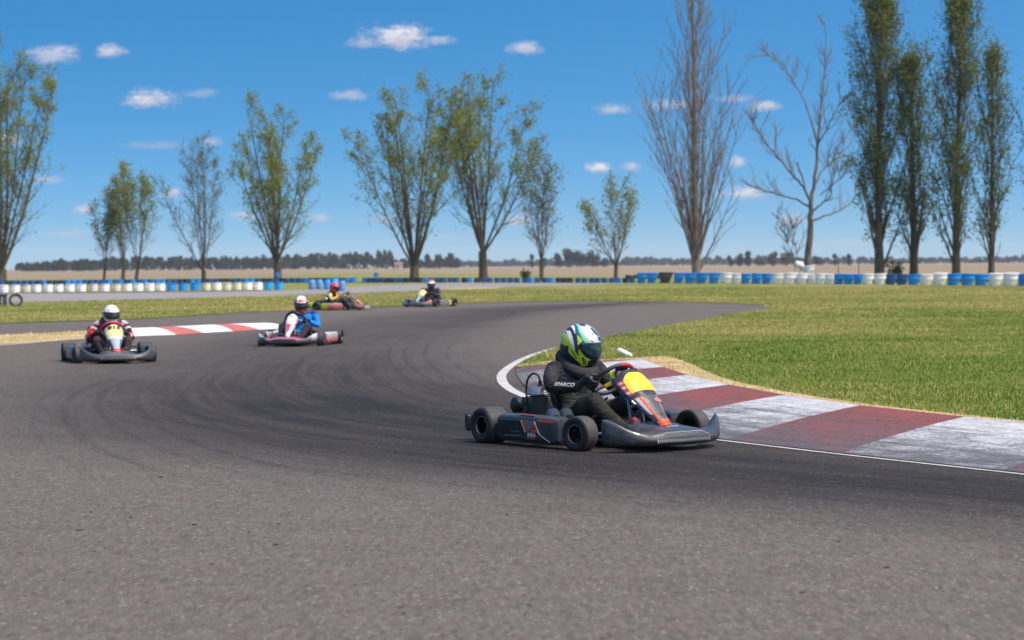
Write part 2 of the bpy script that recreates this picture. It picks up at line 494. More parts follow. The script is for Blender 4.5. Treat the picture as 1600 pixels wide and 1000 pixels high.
# dry soil wedge on the outside of the track and along the kerb
wedge = curve_px([(-160,530),(0,524),(60,521.5),(103,519.5),(160,516.5),(215,514)], 3) + curve_px([(200,524.5),(120,530.5),(60,535),(0,540),(-160,552)], 3)
sheet('dry_soil', wedge, M_DRY, .014)
WEDGE_XY = [(p.x, p.y) for p in wedge]
strip = curve_px([(960,570),(1002,569.5),(1034,582),(1070,595),(1135,611.5),(1222,628),(1340,645.5),(1505,664),(1758,688),(2200,724)], 4)
strip_out = curve_px([(2200,711),(1760,677),(1508,653.5),(1344,634.5),(1226,616),(1139,597),(1098,581),(1072,569.5),(1040,560),(1000,562),(958,564)], 4)
def between(name, A, B, mat, z):
    mb = MB(); n = len(A); C = B[::-1]
    k = [C[min(len(C)-1, round(i*(len(C)-1)/(n-1)))] for i in range(n)]
    mb.add([(p.x, p.y, z) for p in A] + [(p.x, p.y, z) for p in k], [(i, i+1, n+i+1, n+i) for i in range(n-1)])
    o = mb.build(name, mat, smooth=0, fix=False)
    for p in o.data.polygons:
        if p.normal.z < 0: p.flip()
    return tag(o, kind='structure')
between('dry_soil', strip, strip_out, M_DRY, .030)
STRIP_XY = [(p.x, p.y) for p in strip + strip_out]
tail = curve_px([(806,577),(880,571),(960,568.5),(1010,566.5)], 4) + curve_px([(1000,563),(940,565),(860,567),(812,572)], 4)
sheet('dry_soil', tail, M_DRY, .032)
patch = curve_px([(696,452.4),(720,450.5),(760,450),(790,449.5),(770,451.5),(740,453),(705,454)], 3)
sheet('dry_soil', patch, M_DRY, .030)

# ------------------------------------------------------------------ painted kerbs
def paint_mat(name, c_new, c_worn, wear=.5, rubber=.5):
    q, t, b = new_mat(name)
    tc = t.n('TexCoord').outputs['Object']
    edge = t.n('Attribute', attribute_name='trk').outputs['Fac']       # 1 on the track side, where tyres run over it
    n1 = t.noise(tc, 2.2, 7, .7, .4); n2 = t.noise(tc, 24, 4, .7)
    cr = t.n('TexVoronoi', feature='DISTANCE_TO_EDGE', inp={'Vector': t.n('Mapping', inp={'Vector': t.n('VectorMath', operation='ADD', inp={0: tc, 1: t.n('TexNoise', inp={'Vector': tc, 'Scale': 5.0, 'Detail': 3}).outputs['Color']}).outputs[0], 'Scale': (1, 1, 1)}).outputs[0], 'Scale': 2.6}).outputs['Distance']
    w = t.rng(t.math('ADD', t.math('MULTIPLY', n1, .6), t.math('MULTIPLY', n2, .55)), .50, .72, 0, wear)
    col = t.mix(w, c_new, c_worn)
    gr_ = t.rng(t.noise(tc, 60, 4, .8), .3, .7, .72, 1.22)
    col = t.mix(1.0, col, t.n('CombineColor', inp={0: gr_, 1: gr_, 2: gr_}).outputs[0], 'MULTIPLY')
    rb = t.math('MULTIPLY', t.rng(t.math('ADD', edge, t.math('MULTIPLY', t.math('SUBTRACT', t.math('ADD', n1, n2), 1.0), 1.3)), .30, .95), rubber)
    col = t.mix(rb, col, (.075, .075, .085, 1))
    kuv = t.n('Attribute', attribute_name='kuv').outputs['Vector']
    stk = t.noise(t.n('Mapping', inp={'Vector': kuv, 'Scale': (15, .55, 1)}).outputs[0], 1.0, 4, .65, .3)
    sk_ = t.math('MULTIPLY', t.rng(t.math('ADD', stk, t.math('MULTIPLY', edge, .16)), .55, .74), rubber*.75)
    col = t.mix(sk_, col, (.05, .05, .055, 1))
    crack = t.rng(cr, .004, .016, .6, 0)
    col = t.mix(crack, col, (.09, .085, .08, 1))
    t.t.links.new(col, b.inputs['Base Color']); b.inputs['Roughness'].default_value = .75
    t.t.links.new(t.bump(t.math('ADD', n2, t.math('MULTIPLY', crack, -1.0)), 1.0, .025), b.inputs['Normal'])
    return q
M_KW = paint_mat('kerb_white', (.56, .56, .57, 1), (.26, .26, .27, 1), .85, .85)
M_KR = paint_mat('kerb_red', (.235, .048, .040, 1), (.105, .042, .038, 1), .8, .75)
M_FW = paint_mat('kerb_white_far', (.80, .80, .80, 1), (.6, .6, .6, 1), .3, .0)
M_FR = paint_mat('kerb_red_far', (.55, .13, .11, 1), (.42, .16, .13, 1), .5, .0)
def kerb(name, lefts, rights, mats, zl, zr, zmid=None, nu=10, nv=12, label=None):
    mb = MB(); tr = []; kv = []
    for i in range(len(lefts)-1):
        a0, a1, b0, b1 = G(*lefts[i]), G(*lefts[i+1]), G(*rights[i]), G(*rights[i+1])
        def fn(u, v):
            p = (a0*(1-u)+a1*u)*(1-v) + (b0*(1-u)+b1*u)*v
            z = zl + (zr-zl)*v + (zmid or 0)*math.sin(PI*v)
            tr.append(1-v); kv.extend((v, i+u, 0))
            return (p.x, p.y, z)
        mb.grid(fn, nu, nv, mi=i % 2)
        ex = (b1-a1).normalized()*.14
        for k in range(nu):
            p, q = b0.lerp(b1, k/nu), b0.lerp(b1, (k+1)/nu)
            mb.add([(p.x, p.y, zr), (q.x, q.y, zr), (q.x+ex.x, q.y+ex.y, .012), (p.x+ex.x, p.y+ex.y, .012)], [(0, 1, 2, 3)], i % 2); tr.extend([0]*4); kv.extend([1, i, 0]*4)
    o = mb.build(name, mats, smooth=60, fix=False)
    for p in o.data.polygons:
        if p.normal.z < 0: p.flip()
    o.data.attributes.new('trk', 'FLOAT', 'POINT').data.foreach_set('value', np.array(tr, np.float32))
    o.data.attributes.new('kuv', 'FLOAT_VECTOR', 'POINT').data.foreach_set('vector', np.array(kv, np.float32))
    tag(o, kind='structure')
    return o
KL = [(806,577.5),(806,586),(817,602),(845,622),(900,645),(1000,668),(1136,690.5),(1316,711.5),(1567,739),(1830,768)]
KR = [(950,569.5),(1002,568),(1037,580.5),(1074,593.5),(1139,609.5),(1226,626),(1344,643.5),(1508,662),(1760,686),(2050,709)]
kerb('kerb', KL, KR, [M_KR, M_KW], .018, .06, .018)
FLo = [(165,528),(276,524),(318,521),(365,518.5),(406,516),(450,513.4)]
FHi = [(150,519),(240,515.6),(271,514.2),(333,511.2),(357,510),(415,508.4)]
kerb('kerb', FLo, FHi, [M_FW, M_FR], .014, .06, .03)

def ribbon(name, pts, width, mat, z, kind='structure'):
    """strip of constant width along world points"""
    mb = MB(); vs = []
    for i, p in enumerate(pts):
        a, b = pts[max(i-1, 0)], pts[min(i+1, len(pts)-1)]
        tdir = Vector((b.x-a.x, b.y-a.y, 0)).normalized(); nrm = Vector((-tdir.y, tdir.x, 0))
        w = width[i] if isinstance(width, list) else width
        vs += [p + nrm*w/2, p - nrm*w/2]
    vs = [(p.x, p.y, z) for p in vs]
    mb.add(vs, [(2*i, 2*i+1, 2*i+3, 2*i+2) for i in range(len(pts)-1)])
    o = mb.build(name, mat, smooth=0, fix=False)
    for p in o.data.polygons:
        if p.normal.z < 0: p.flip()
    return tag(o, kind=kind)
def line_mat():
    q, t, b = new_mat('road_paint')
    tc = t.n('TexCoord').outputs['Object']
    w = t.rng(t.math('ADD', t.math('MULTIPLY', t.noise(tc, 2.0, 6, .7), .5), t.math('MULTIPLY', t.noise(tc, 18, 4, .7), .5)), .46, .66)
    t.t.links.new(t.mix(t.math('MULTIPLY', w, .6), (.44, .43, .41, 1), (.19, .18, .17, 1)), b.inputs['Base Color'])
    b.inputs['Roughness'].default_value = .8
    return q
M_LINE = line_mat()
ribbon('road_marking', curve_px([(868,545.3),(840,553.5),(815,563.5),(797,574),(786,584),(783.5,592),(788,602),(801,612),(818,620),(840,630),(870,643),(960,666)], 5), .115, M_LINE, .014)
ribbon('road_marking', curve_px([(1100,687.2),(1136,691.4),(1316,712.6),(1567,740.2),(1830,769.4)], 5), .05, M_LINE, .013)
ribbon('road_marking', curve_px([(900,539.5),(960,528.8),(1040,512),(1130,496),(1186,487.3),(1203,482.5),(1200,478.8),(1180,476.6),(1140,474.4)], 5), .13, M_LINE, .014)
ribbon('road_marking', curve_px([(-160,552.5),(0,541),(60,535.7),(125,530.6),(175,527.5)], 5), .11, M_LINE, .016)

# ------------------------------------------------------------------ skid marks
def skid_mat():
    q, t, b = new_mat('tyre_rubber_mark')
    tc = t.n('TexCoord').outputs['Object']
    al = t.n('Attribute', attribute_name='al').outputs['Fac']
    nz = t.rng(t.math('ADD', t.math('MULTIPLY', t.noise(tc, 30, 4, .7), .6), t.math('MULTIPLY', t.noise(tc, .8, 4), .4)), .38, .62)
    b.inputs['Base Color'].default_value = (.030, .029, .030, 1); b.inputs['Roughness'].default_value = .8
    t.t.links.new(t.math('MULTIPLY', t.math('MULTIPLY', al, nz), .36), b.inputs['Alpha'])
    return q
M_SKID = skid_mat()
def skid(pts, w, a):
    P = curve_px(pts, 14); mb = MB(); n = len(P); vs = []; al = []
    for i, p in enumerate(P):
        q, r = P[max(i-1, 0)], P[min(i+1, n-1)]
        td = Vector((r.x-q.x, r.y-q.y, 0)).normalized(); nr = Vector((-td.y, td.x, 0))
        f = math.sin(PI*min(1, max(0, i/(n-1))))**.6
        for k, e in ((-.5, 0), (-.2, 1), (.2, 1), (.5, 0)):
            c = p + nr*w*k; vs.append((c.x, c.y, .0115)); al.append(a*f*e)
    fs = [(4*i+j, 4*i+j+1, 4*i+j+5, 4*i+j+4) for i in range(n-1) for j in range(3)]
    mb.add(vs, fs)
    o = mb.build('skid_mark', M_SKID, smooth=0, fix=False)
    for p in o.data.polygons:
        if p.normal.z < 0: p.flip()
    o.data.attributes.new('al', 'FLOAT', 'POINT').data.foreach_set('value', np.array(al, np.float32))
    o.visible_shadow = True
    tag(o, kind='structure')
SK = [
 ([(240,575),(170,595),(115,620),(100,650),(130,690),(210,725),(320,752)], .15, .8),
 ([(300,570),(190,600),(155,625),(165,655),(230,695),(330,730),(470,765)], .13, .7),
 ([(260,590),(215,620),(230,655),(300,693),(420,727),(600,762)], .16, .8),
 ([(230,590),(135,625),(120,665),(170,710),(270,745),(390,772)], .10, .55),
 ([(330,585),(290,615),(310,650),(400,690),(560,725),(760,752)], .13, .7),
 ([(380,570),(325,600),(330,635),(420,672),(600,705),(820,732)], .16, .6),
 ([(190,580),(80,615),(50,660),(90,715),(190,760)], .10, .4),
 ([(420,560),(370,590),(390,620),(480,655),(640,688)], .14, .6),
 ([(640,525),(610,545),(612,570),(650,600),(720,622)], .12, .7),
 ([(665,520),(635,545),(640,572),(690,603),(760,625)], .12, .6),
 ([(700,515),(668,540),(668,565),(705,592),(780,615)], .12, .7),
 ([(740,515),(705,540),(700,560),(735,585),(790,603)], .10, .5),
 ([(600,530),(572,552),(575,580),(620,612),(700,640)], .14, .5),
 ([(520,540),(470,565),(470,600),(540,640),(680,668)], .18, .5),
 ([(430,730),(620,752),(900,775),(1200,795)], .13, .45),
 ([(520,770),(760,790),(1050,812),(1400,838)], .10, .35),
 ([(900,745),(1100,762),(1350,782),(1700,812)], .15, .5),
 ([(1000,760),(1300,790),(1700,835)], .08, .35),
 ([(840,545),(760,548),(690,560),(640,590)], .1, .35),
 ([(700,487),(760,484),(800,488),(790,497),(740,504)], .3, .9),
 ([(690,497),(740,493),(790,494),(830,490)], .3, .6),
]
for p, w, a in SK: skid(p, w*.75, a)

# ------------------------------------------------------------------ grass blades (nobody could count them)
def blade_mat():
    q, t, b = new_mat('grass_blade')
    tc = t.n('TexCoord').outputs['Object']
    r = t.n('Attribute', attribute_name='rnd').outputs['Fac']
    big = t.noise(tc, .14, 4, .6, .6); mid = t.noise(tc, .75, 5, .65)
    k = t.math('ADD', t.math('MULTIPLY', big, .66), t.math('MULTIPLY', mid, .40))
    xx_ = t.n('SeparateXYZ', inp={0: tc}).outputs[0]
    k = t.math('ADD', t.math('SUBTRACT', k, .13), t.rng(xx_, 4.0, 20.0, 0.0, .06))
    k = t.math('ADD', k, t.rng(t.n('SeparateXYZ', inp={0: tc}).outputs[1], 27.0, 60.0, -.035, .11))
    band = t.noise(t.n('Mapping', inp={'Vector': tc, 'Scale': (.12, .34, 1)}).outputs[0], 1.0, 4, .6)
    k = t.math('ADD', k, t.math('MULTIPLY', t.math('SUBTRACT', band, .5), .50))
    k = t.math('ADD', t.math('SUBTRACT', k, .06), t.math('MULTIPLY', r, .30))
    col = t.ramp(k, [(.26, (.040, .100, .010)), (.39, (.105, .200, .022)), (.50, (.180, .240, .040)), (.58, (.31, .28, .09)), (.70, (.46, .37, .18))])
    t.t.links.new(col, b.inputs['Base Color']); b.inputs['Roughness'].default_value = .6
    b.inputs['Specular IOR Level'].default_value = .2
    tr = t.n('BsdfTranslucent', inp={'Color': t.mix(1.0, col, (1.1, 1.2, .5, 1), 'MULTIPLY')})
    mx = t.n('MixShader', inp={0: .35, 1: b.outputs[0], 2: tr.outputs[0]})
    t.t.links.new(mx.outputs[0], q.node_tree.nodes['Material Output'].inputs[0])
    return q
M_BLADE = blade_mat()
def dry_blade_mat():
    q, t, b = new_mat('dry_blade')
    r = t.n('Attribute', attribute_name='rnd').outputs['Fac']
    t.t.links.new(t.ramp(r, [(.1, (.34, .26, .09)), (.5, (.56, .43, .19)), (.9, (.70, .55, .28))]), b.inputs['Base Color'])
    b.inputs['Roughness'].default_value = .8
    return q
M_DBLADE = dry_blade_mat()
def blades(name, poly, n, dens, hgt, wid, mat, z0, seed, label, cat, y_lim=(0, 400), cut=()):
    g = np.random.default_rng(seed); P = np.array(poly)
    lo, hi = P.min(0), P.max(0); lo[1] = max(lo[1], y_lim[0]); hi[1] = min(hi[1], y_lim[1])
    # sample with density falling off with distance: uniform in log depth and in angle
    ang_lo, ang_hi = -.27, .27
    yy = np.exp(g.uniform(math.log(max(lo[1], 8)), math.log(hi[1]), n*3)) if dens == 'log' else g.uniform(lo[1], hi[1], n*3)
    xx = g.uniform(ang_lo, ang_hi, n*3)*yy
    ok = in_poly_np(xx, yy, poly)
    for c in cut: ok &= ~in_poly_np(xx, yy, c)
    xx, yy = xx[ok][:n], yy[ok][:n]; k = len(xx)
    scale = np.clip(yy/30.0, .8, 3.0)
    h = hgt*g.uniform(.5, 1.35, k)*scale**.35; w = wid*g.uniform(.6, 1.4, k)*scale
    a = g.uniform(0, 2*PI, k); lean = g.uniform(.1, .9, k)*h; la = g.uniform(0, 2*PI, k)
    dx, dy = np.cos(a)*w/2, np.sin(a)*w/2
    lx, ly = np.cos(la)*lean, np.sin(la)*lean
    V = np.empty((k, 5, 3), np.float32)
    V[:, 0] = np.stack([xx-dx, yy-dy, np.full(k, z0)], 1); V[:, 1] = np.stack([xx+dx, yy+dy, np.full(k, z0)], 1)
    V[:, 2] = np.stack([xx+dx*.8+lx*.4, yy+dy*.8+ly*.4, z0+h*.6], 1); V[:, 3] = np.stack([xx-dx*.8+lx*.4, yy-dy*.8+ly*.4, z0+h*.6], 1)
    V[:, 4] = np.stack([xx+lx, yy+ly, z0+h], 1)
    me = bpy.data.meshes.new(name)
    me.vertices.add(k*5); me.vertices.foreach_set('co', V.ravel())
    b = (np.arange(k)*5)[:, None]
    loops = np.concatenate([b+np.array([[0, 1, 2, 3]]), b+np.array([[3, 2, 4]])], 1).ravel()
    me.loops.add(len(loops)); me.loops.foreach_set('vertex_index', loops)
    st = np.stack([np.arange(k)*7, np.arange(k)*7+4], 1).ravel()
    me.polygons.add(2*k); me.polygons.foreach_set('loop_start', st)
    me.update(calc_edges=True)
    me.attributes.new('rnd', 'FLOAT', 'POINT').data.foreach_set('value', np.repeat(g.uniform(0, 1, k), 5).astype(np.float32))
    me.materials.append(mat)
    o = bpy.data.objects.new(name, me); COL.objects.link(o)
    return tag(o, label, cat, kind='stuff')
blades('grass', INF_XY, 210000, 'log', .036, .010, M_BLADE, .02, 3, 'short green and straw coloured grass of the infield beside the red and white kerb', 'grass', (14, 118), (STRIP_XY,))
blades('weed_stalks', INF_XY, 260, 'log', .12, .005, M_DBLADE, .02, 8, 'scattered pale dry stalks standing above the infield grass', 'weeds', (14, 60), (STRIP_XY,))
g_ = np.random.default_rng(12); mb = MB()
for i in range(170):
    y_ = math.exp(g_.uniform(math.log(8), math.log(26))); x_ = g_.uniform(-.27, .27)*y_; s_ = (.0015 + .006*g_.random()**4)*(1+y_/26)
    if in_poly(x_, y_, INF_XY): continue
    a_ = g_.uniform(0, PI); n_ = 5; L_ = g_.uniform(1, 2.6)
    mb.loft([[(x_ + (math.cos(a_)*c*L_ - math.sin(a_)*q)*s_*k, y_ + (math.sin(a_)*c*L_ + math.cos(a_)*q)*s_*k, .008+z) for c, q in [(math.cos(2*PI*j/n_), math.sin(2*PI*j/n_)) for j in range(n_)]] for k, z in ((1, 0), (.8, s_*.6), (.3, s_*.8))])
tag(mb.build('rubber_crumbs', simple('rubber_crumb', (.018, .018, .018), .8), fix=False), 'tiny black rubber crumbs scattered over the asphalt', 'crumbs', kind='stuff')
blades('dry_grass', STRIP_XY, 13000, 'lin', .030, .009, M_DBLADE, .028, 4, 'straw coloured dry grass fringe along the inner edge of the kerb', 'grass')
blades('dry_weeds', WEDGE_XY, 2500, 'lin', .035, .012, M_DBLADE, .012, 5, 'sparse dry weeds on the tan soil wedge outside the track', 'weeds')
# ------------------------------------------------------------------ barrels of the safety barrier
def plastic(name, col, dirt=(.16, .13, .09, 1), amt=.35, rough=.42):
    return simple(name, col, rough, var=.12, scale=3.0, dirt=dirt, dirt_amt=amt)
M_BW = plastic('white_plastic', (.88, .88, .88), amt=.12); M_BC = plastic('cream_plastic', (.70, .66, .54), amt=.6)
M_BB = plastic('blue_plastic', (.003, .25, .72), amt=.12); M_BD = plastic('dark_blue_plastic', (.004, .085, .28), rough=.5, amt=.2)
M_BL = plastic('faded_blue_plastic', (.09, .26, .50), amt=.25, rough=.6); M_BK = plastic('dark_grey_plastic', (.045, .05, .055), amt=.4)
M_BS = plastic('sky_blue_plastic', (.006, .32, .74), amt=.2)
M_BN = plastic('navy_plastic', (.004, .026, .07), rough=.6)
MATS = {'w': M_BW, 'c': M_BC, 'b': M_BB, 'd': M_BD, 'l': M_BL, 'k': M_BK, 's': M_BS, 'n': M_BN}
WORD = {'w': 'white', 'c': 'cream', 'b': 'blue', 'd': 'dark blue', 'l': 'faded blue', 'k': 'dark grey', 's': 'bright blue', 'n': 'navy'}
def barrel_mesh(kind):
    mb = MB()
    if kind == 'half':      # upright half drum, open top with a rolled rim and one hoop
        pr = [(.0, 0), (.255, 0), (.275, .02), (.28, .12), (.283, .20), (.300, .22), (.300, .25), (.283, .27), (.285, .42), (.298, .445), (.298, .475), (.272, .478), (.262, .44), (.258, .06), (0, .05)]
        mb.revolve(pr, n=24)
    elif kind == 'drum':    # whole drum with two hoops
        pr = [(0, 0), (.20, 0), (.23, .02), (.235, .17), (.250, .19), (.250, .215), (.235, .235), (.235, .42), (.250, .44), (.250, .465), (.235, .485), (.23, .64), (.215, .665), (.19, .672), (.18, .655), (0, .655)]
        mb.revolve(pr, n=24)
    else:                   # flared tub, narrow foot, wide rolled rim, leaning
        pr = [(0, 0), (.25, 0), (.27, .03), (.30, .20), (.325, .32), (.352, .345), (.360, .375), (.352, .40), (.372, .56), (.392, .60), (.398, .64), (.388, .66), (.368, .655), (.35, .56), (.30, .25), (.25, .06), (0, .05)]
        mb.revolve(pr, n=28)
        mb.v = [(x + .20*z, y, z) for x, y, z in mb.v]
    return mb
BMESH = {}
def barrel(kind, colr, px, D, width_m, h_scale, rz, label, group, name=None, lean=0.0):
    key = (kind, colr)
    if key not in BMESH:
        o = barrel_mesh(kind).build('barrel', MATS[colr], smooth=35)
        BMESH[key] = o
    else:
        o = BMESH[key].copy(); COL.objects.link(o)
    ref = {'half': .60, 'drum': .50, 'tub': .79}[kind]
    s = width_m/ref
    o.scale = (s, s, s*h_scale)
    p = base_at(px, D); o.location = (p.x, p.y, .02)
    o.rotation_euler = (rnd.uniform(-.03, .03), lean + rnd.uniform(-.025, .025), rz)
    tag(o, label, 'barrel', group)
    return o
ORD = 'first second third fourth fifth sixth seventh eighth ninth tenth eleventh twelfth'.split()
def hor_at(px): return HOR - (px-800)*12/1600
def depth_of(px, py): return F_PX*CAM_H/(py-hor_at(px))

# left front row of half drums beside the service road
LR = [(6,'w'),(23.5,'w'),(40.5,'c'),(57,'w'),(75,'w'),(91.5,'w'),(109,'w'),(127,'w'),(145.5,'c'),(163.5,'w'),(181.5,'c'),(199,'w'),(216.5,'w'),(234,'w'),(250.5,'w'),
      (267,'b'),(285.5,'b'),(304,'b'),(322,'c'),(339,'w'),(354.5,'c'),(370.5,'c'),(387,'w'),(403,'w'),(419,'s'),(435.5,'s')]
LR = [(-46,'w'),(-28,'w'),(-11,'w')] + LR
vis = [q for q in LR if q[0] > 0]
for i, (px, c) in enumerate(LR):
    D = depth_of(px, 457.6 - max(px, 0)*.0105)
    j = i-3
    if j < 0: lab = 'white half barrel just outside the left end of the row'; 
    elif j < 15: lab = ['white', 'stained cream'][c == 'c'] + f' half barrel, {ORD[j] if j < 12 else ["thirteenth","fourteenth","fifteenth"][j-12]} from the left end of the roadside row'
    elif j < 18: lab = f'blue half barrel, {["left","middle","right"][j-15]} of the three blue ones inside the white roadside row'
    elif j < 24: lab = ['white', 'yellowed cream'][c == 'c'] + f' half barrel, {ORD[j-18]} right of the three blue ones in the roadside row'
    else: lab = f'bright blue half barrel, {["inner","outermost"][j-24]} of the pair ending the roadside row'
    barrel('half', c, px, D, 14.6*D/F_PX, 1.02, rnd.uniform(0, 6), lab, 'half barrels along the service road')
# cluster of whole drums
for i, (px, b, c, w, hs) in enumerate([(487,452.8,'l',11.2,1.02),(499,452.5,'l',10.8,1.03),(511,452.8,'b',10.8,1.05),(523,455.0,'s',11.6,1.2),(534.6,455.0,'l',10.4,1.13)]):
    D = depth_of(px, b)
    lab = ['faded blue drum at the left end of the standing group of five', 'faded blue drum, second from left in the group of five', 'blue drum directly behind the red helmet',
           'bright blue tallest drum right behind the red helmet', 'faded blue drum at the right end of the group of five'][i]
    barrel('drum', c, px, D, w*D/F_PX, hs, rnd.uniform(0, 6), lab, 'drums grouped at the end of the service road')
# far row of dark blue half drums
LAND = [(5,'big leafy tree at the left edge'),(165,'slim leaning tree'),(212,'twin slim trunks'),(316,'sparse forked tree'),(435,'full tree left of the drums'),(522,'group of five drums'),(648,'forked tree'),(755,'tree with the straight trunk'),(845,'slim pale tree'),(962,'small lone tree')]
row = []
px = 3.0
while px < 992:
    if px < 600: st = 9.3
    else: st = 9.6
    gap = px > 690 and (int((px-690)/25.5) != int((px+st-690)/25.5))
    c = rnd.choice('dddbbnn' if px < 700 else 'ddbdn')
    row.append((px + rnd.uniform(-.8, .8), c)); px += st + (2.2 if gap else 0) + (9 if 545 < px < 570 else 0)
seen = {}
for px, c in row:
    yb = np.interp(px, [0, 300, 500, 700, 1000], [446.5, 443.6, 442, 441.6, 442.2])
    D = depth_of(px, yb)
    ln = min(LAND, key=lambda q: abs(q[0]-px)); side = 'right' if px >= ln[0] else 'left'
    k = seen.get((ln[0], side), []); k.append(px); seen[(ln[0], side)] = k
    o = barrel('half', c, px, D, 10.2*D/F_PX, .92, rnd.uniform(0, 6), None, 'dark barrels of the far row')
    o['_l'] = ln[0]; o['_s'] = side; o['_x'] = px; o['_c'] = c
far = [o for o in COL.objects if '_l' in o]
for o in far:
    same = sorted(abs(q['_x']-q['_l']) for q in far if q['_l'] == o['_l'] and q['_s'] == o['_s'])
    k = same.index(abs(o['_x']-o['_l']))
    nm = dict(LAND)[o['_l']]
    o['label'] = f"{WORD[o['_c']]} far row barrel, {ORD[min(k, 11)]} {o['_s']} of the {nm}"
for o in far:
    for q in ('_l', '_s', '_x', '_c'): del o[q]
for px, py, c, lab in [(587, 437, 's', 'bright sky blue half barrel lying on top of the far row'), (434, 436.2, 's', 'blue half barrel set on the far row behind the tree trunk')]:
    D = depth_of(px, 441.8)
    o = barrel('half', c, px, D, 8.0*D/F_PX, .9, 0, lab, None); o.location.z = .50; o.rotation_euler = (.15, .2, 0)
    o.location.y = D
# right row of leaning flared tubs
RR = [(1003,'b',16),(1019,'b',16),(1040,'k',20),(1061,'b',17.5),(1078.5,'b',17.5),(1097,'b',18.5),(1116,'b',18),(1135,'w',18),(1150.5,'w',15),(1165.5,'b',16),(1182.5,'b',17.5),(1198.5,'b',16.5),
      (1215,'w',18),(1233.5,'w',20.5),(1253,'w',18),(1268,'w',13),(1281.5,'w',17),(1296,'w',15.5),(1311.5,'b',17),(1326.5,'b',16),(1341,'b',15.5),(1356.5,'w',17.5),(1375,'w',19.5),(1392.5,'d',17.5),(1410,'d',18.5),
      (1428.5,'b',19.5),(1447.5,'w',19.5),(1469,'w',22),(1490.5,'b',21.5),(1512.5,'b',22),(1533.5,'b',21.5),(1555.5,'w',23),(1579,'w',24),(1602,'b',23),(1626,'b',23),(1650,'w',23)]
runs = []; 
for i, (px, c, w) in enumerate(RR):
    if not runs or runs[-1][0] != c: runs.append((c, []))
    runs[-1][1].append(i)
place = {0: 'beginning the row', 1: '', 2: 'before the bare tall tree', 3: 'right of the bare tall tree', 4: 'left of the dead tree', 5: 'under the dead tree', 6: 'between dead tree and first poplar',
         7: 'at the first poplar foot', 8: 'between the first two poplars', 9: 'right of the second poplar', 10: 'left of the third poplar', 11: 'under the third poplar', 12: 'near the frame edge', 13: 'at the frame edge', 14: 'past the frame edge'}
for r, (c, ids) in enumerate(runs):
    for j, i in enumerate(ids):
        px, _, w = RR[i]
        D = depth_of(px, np.interp(px, [1000, 1215, 1350, 1500, 1600], [442.6, 444.3, 445.0, 446.6, 448.2]))
        lab = f"{WORD[c]} flared barrel, {ORD[j]} of {['one','two','three','four','five','six'][len(ids)-1]} {place.get(r, '')}, right row".replace('  ', ' ') if len(ids) > 1 else f"{WORD[c]} flared barrel alone {place.get(r, '')} in the right row".replace('  ', ' ')
        wm = w*1.08*D/F_PX
        barrel('tub', c, px - w*.10, D, wm, np.interp(w, [13, 20, 24], [1.25, .95, .96]), rnd.uniform(-.15, .15), lab, 'flared barrels of the right row')
# white sacks and barrels around the foot of the dead tree
D = depth_of(1255, 443.4)+3.5
o = barrel('tub', 'w', 1264, D-.9, .80, 1.0, 0, 'white barrel standing against the dead tree behind the right row', None); o.location.z = .50; o.rotation_euler = (0, -.12, 0)
o2 = barrel('tub', 'l', 1246, D-.1, .56, 1.0, 0, 'grey blue barrel beside the dead tree under the white sack', None); o2.location.z = .15; o2.rotation_euler = (0, -.1, 0)
sk = MB(); sk.grid(lambda u, v: ((.62*math.cos(PI*(u-.5)))*math.cos(2*PI*v)*.0 + (u-.5)*.72, .24*math.sin(PI*u)**.5*math.cos(2*PI*v), .22*math.sin(PI*u)**.5*math.sin(2*PI*v) - .30*(u-.3)**2 + .03*math.sin(9*u+4*v)), 16, 14, closed_v=True)
o = sk.build('sack', simple('sack_cloth', (.74, .74, .70), .8, var=.15, scale=6, bump=.4, bscale=14), smooth=180)
p = base_at(1249, D-.2); o.location = (p.x, p.y-.25, 1.22); o.rotation_euler = (0, .30, 0); o.scale = (1.0, 1.3, 1.25)
tag(o, 'white plastic sack slumped against the dead tree trunk', 'sack')
# thin stakes behind the right row
for px, hgt, lab in ((1309.5, 1.35, 'thin dark stake behind the first blue barrel right of the dead tree'), (1341.5, 1.45, 'thin dark stake behind the third blue barrel right of the dead tree')):
    s = MB(); s.tube([(0, 0, 0), (.015, 0, hgt*.6), (.0, .01, hgt)], [.03, .027, .02], 6)
    o = s.build('stake', simple('weathered_wood', (.07, .05, .04), .9)); p = base_at(px, depth_of(px, 444.8)+1.2); o.location = p
    tag(o, lab, 'stake')
# dumped tyres behind the bare tree row
M_RUB = simple('old_rubber', (.022, .022, .024), .8, var=.3, dirt=(.12, .10, .08, 1))
def tyre_mb(R=.31, r=.19, w=.2):
    mb = MB(); mb.revolve([(r, -w*.38), (R*.9, -w*.5), (R*.985, -w*.4), (R, -w*.2), (R, w*.2), (R*.985, w*.4), (R*.9, w*.5), (r, w*.38), (r*1.08, 0), (r, -w*.38)], n=28)
    return mb
base_t = None
for i, (px, dz, rx, lab) in enumerate([(985, 0, .05, 'old black tyre lying flat, left of the dumped group beyond the barrels'), (997, 0, .0, 'old black tyre lying in the middle of the dumped group'), (1008, 0, -.04, 'old black tyre lying at the right of the dumped group'),
                                  (1029, .0, .1, 'old black tyre lying beyond the barrels by the bare tree foot'), (1037, .18, .0, 'old black tyre lying on another one by the bare tree')]):
    if base_t is None: base_t = tyre_mb(.42, .26, .28).build('tyre', M_RUB); o = base_t
    else: o = base_t.copy(); COL.objects.link(o)
    p = base_at(px, 176); o.location = (p.x, p.y, .55+dz); o.rotation_euler = (rx, .1, 0)
    o.location.y = 176; o.location.z = .30 + dz
    tag(o, lab, 'tyre', 'dumped tyres beyond the barrier')
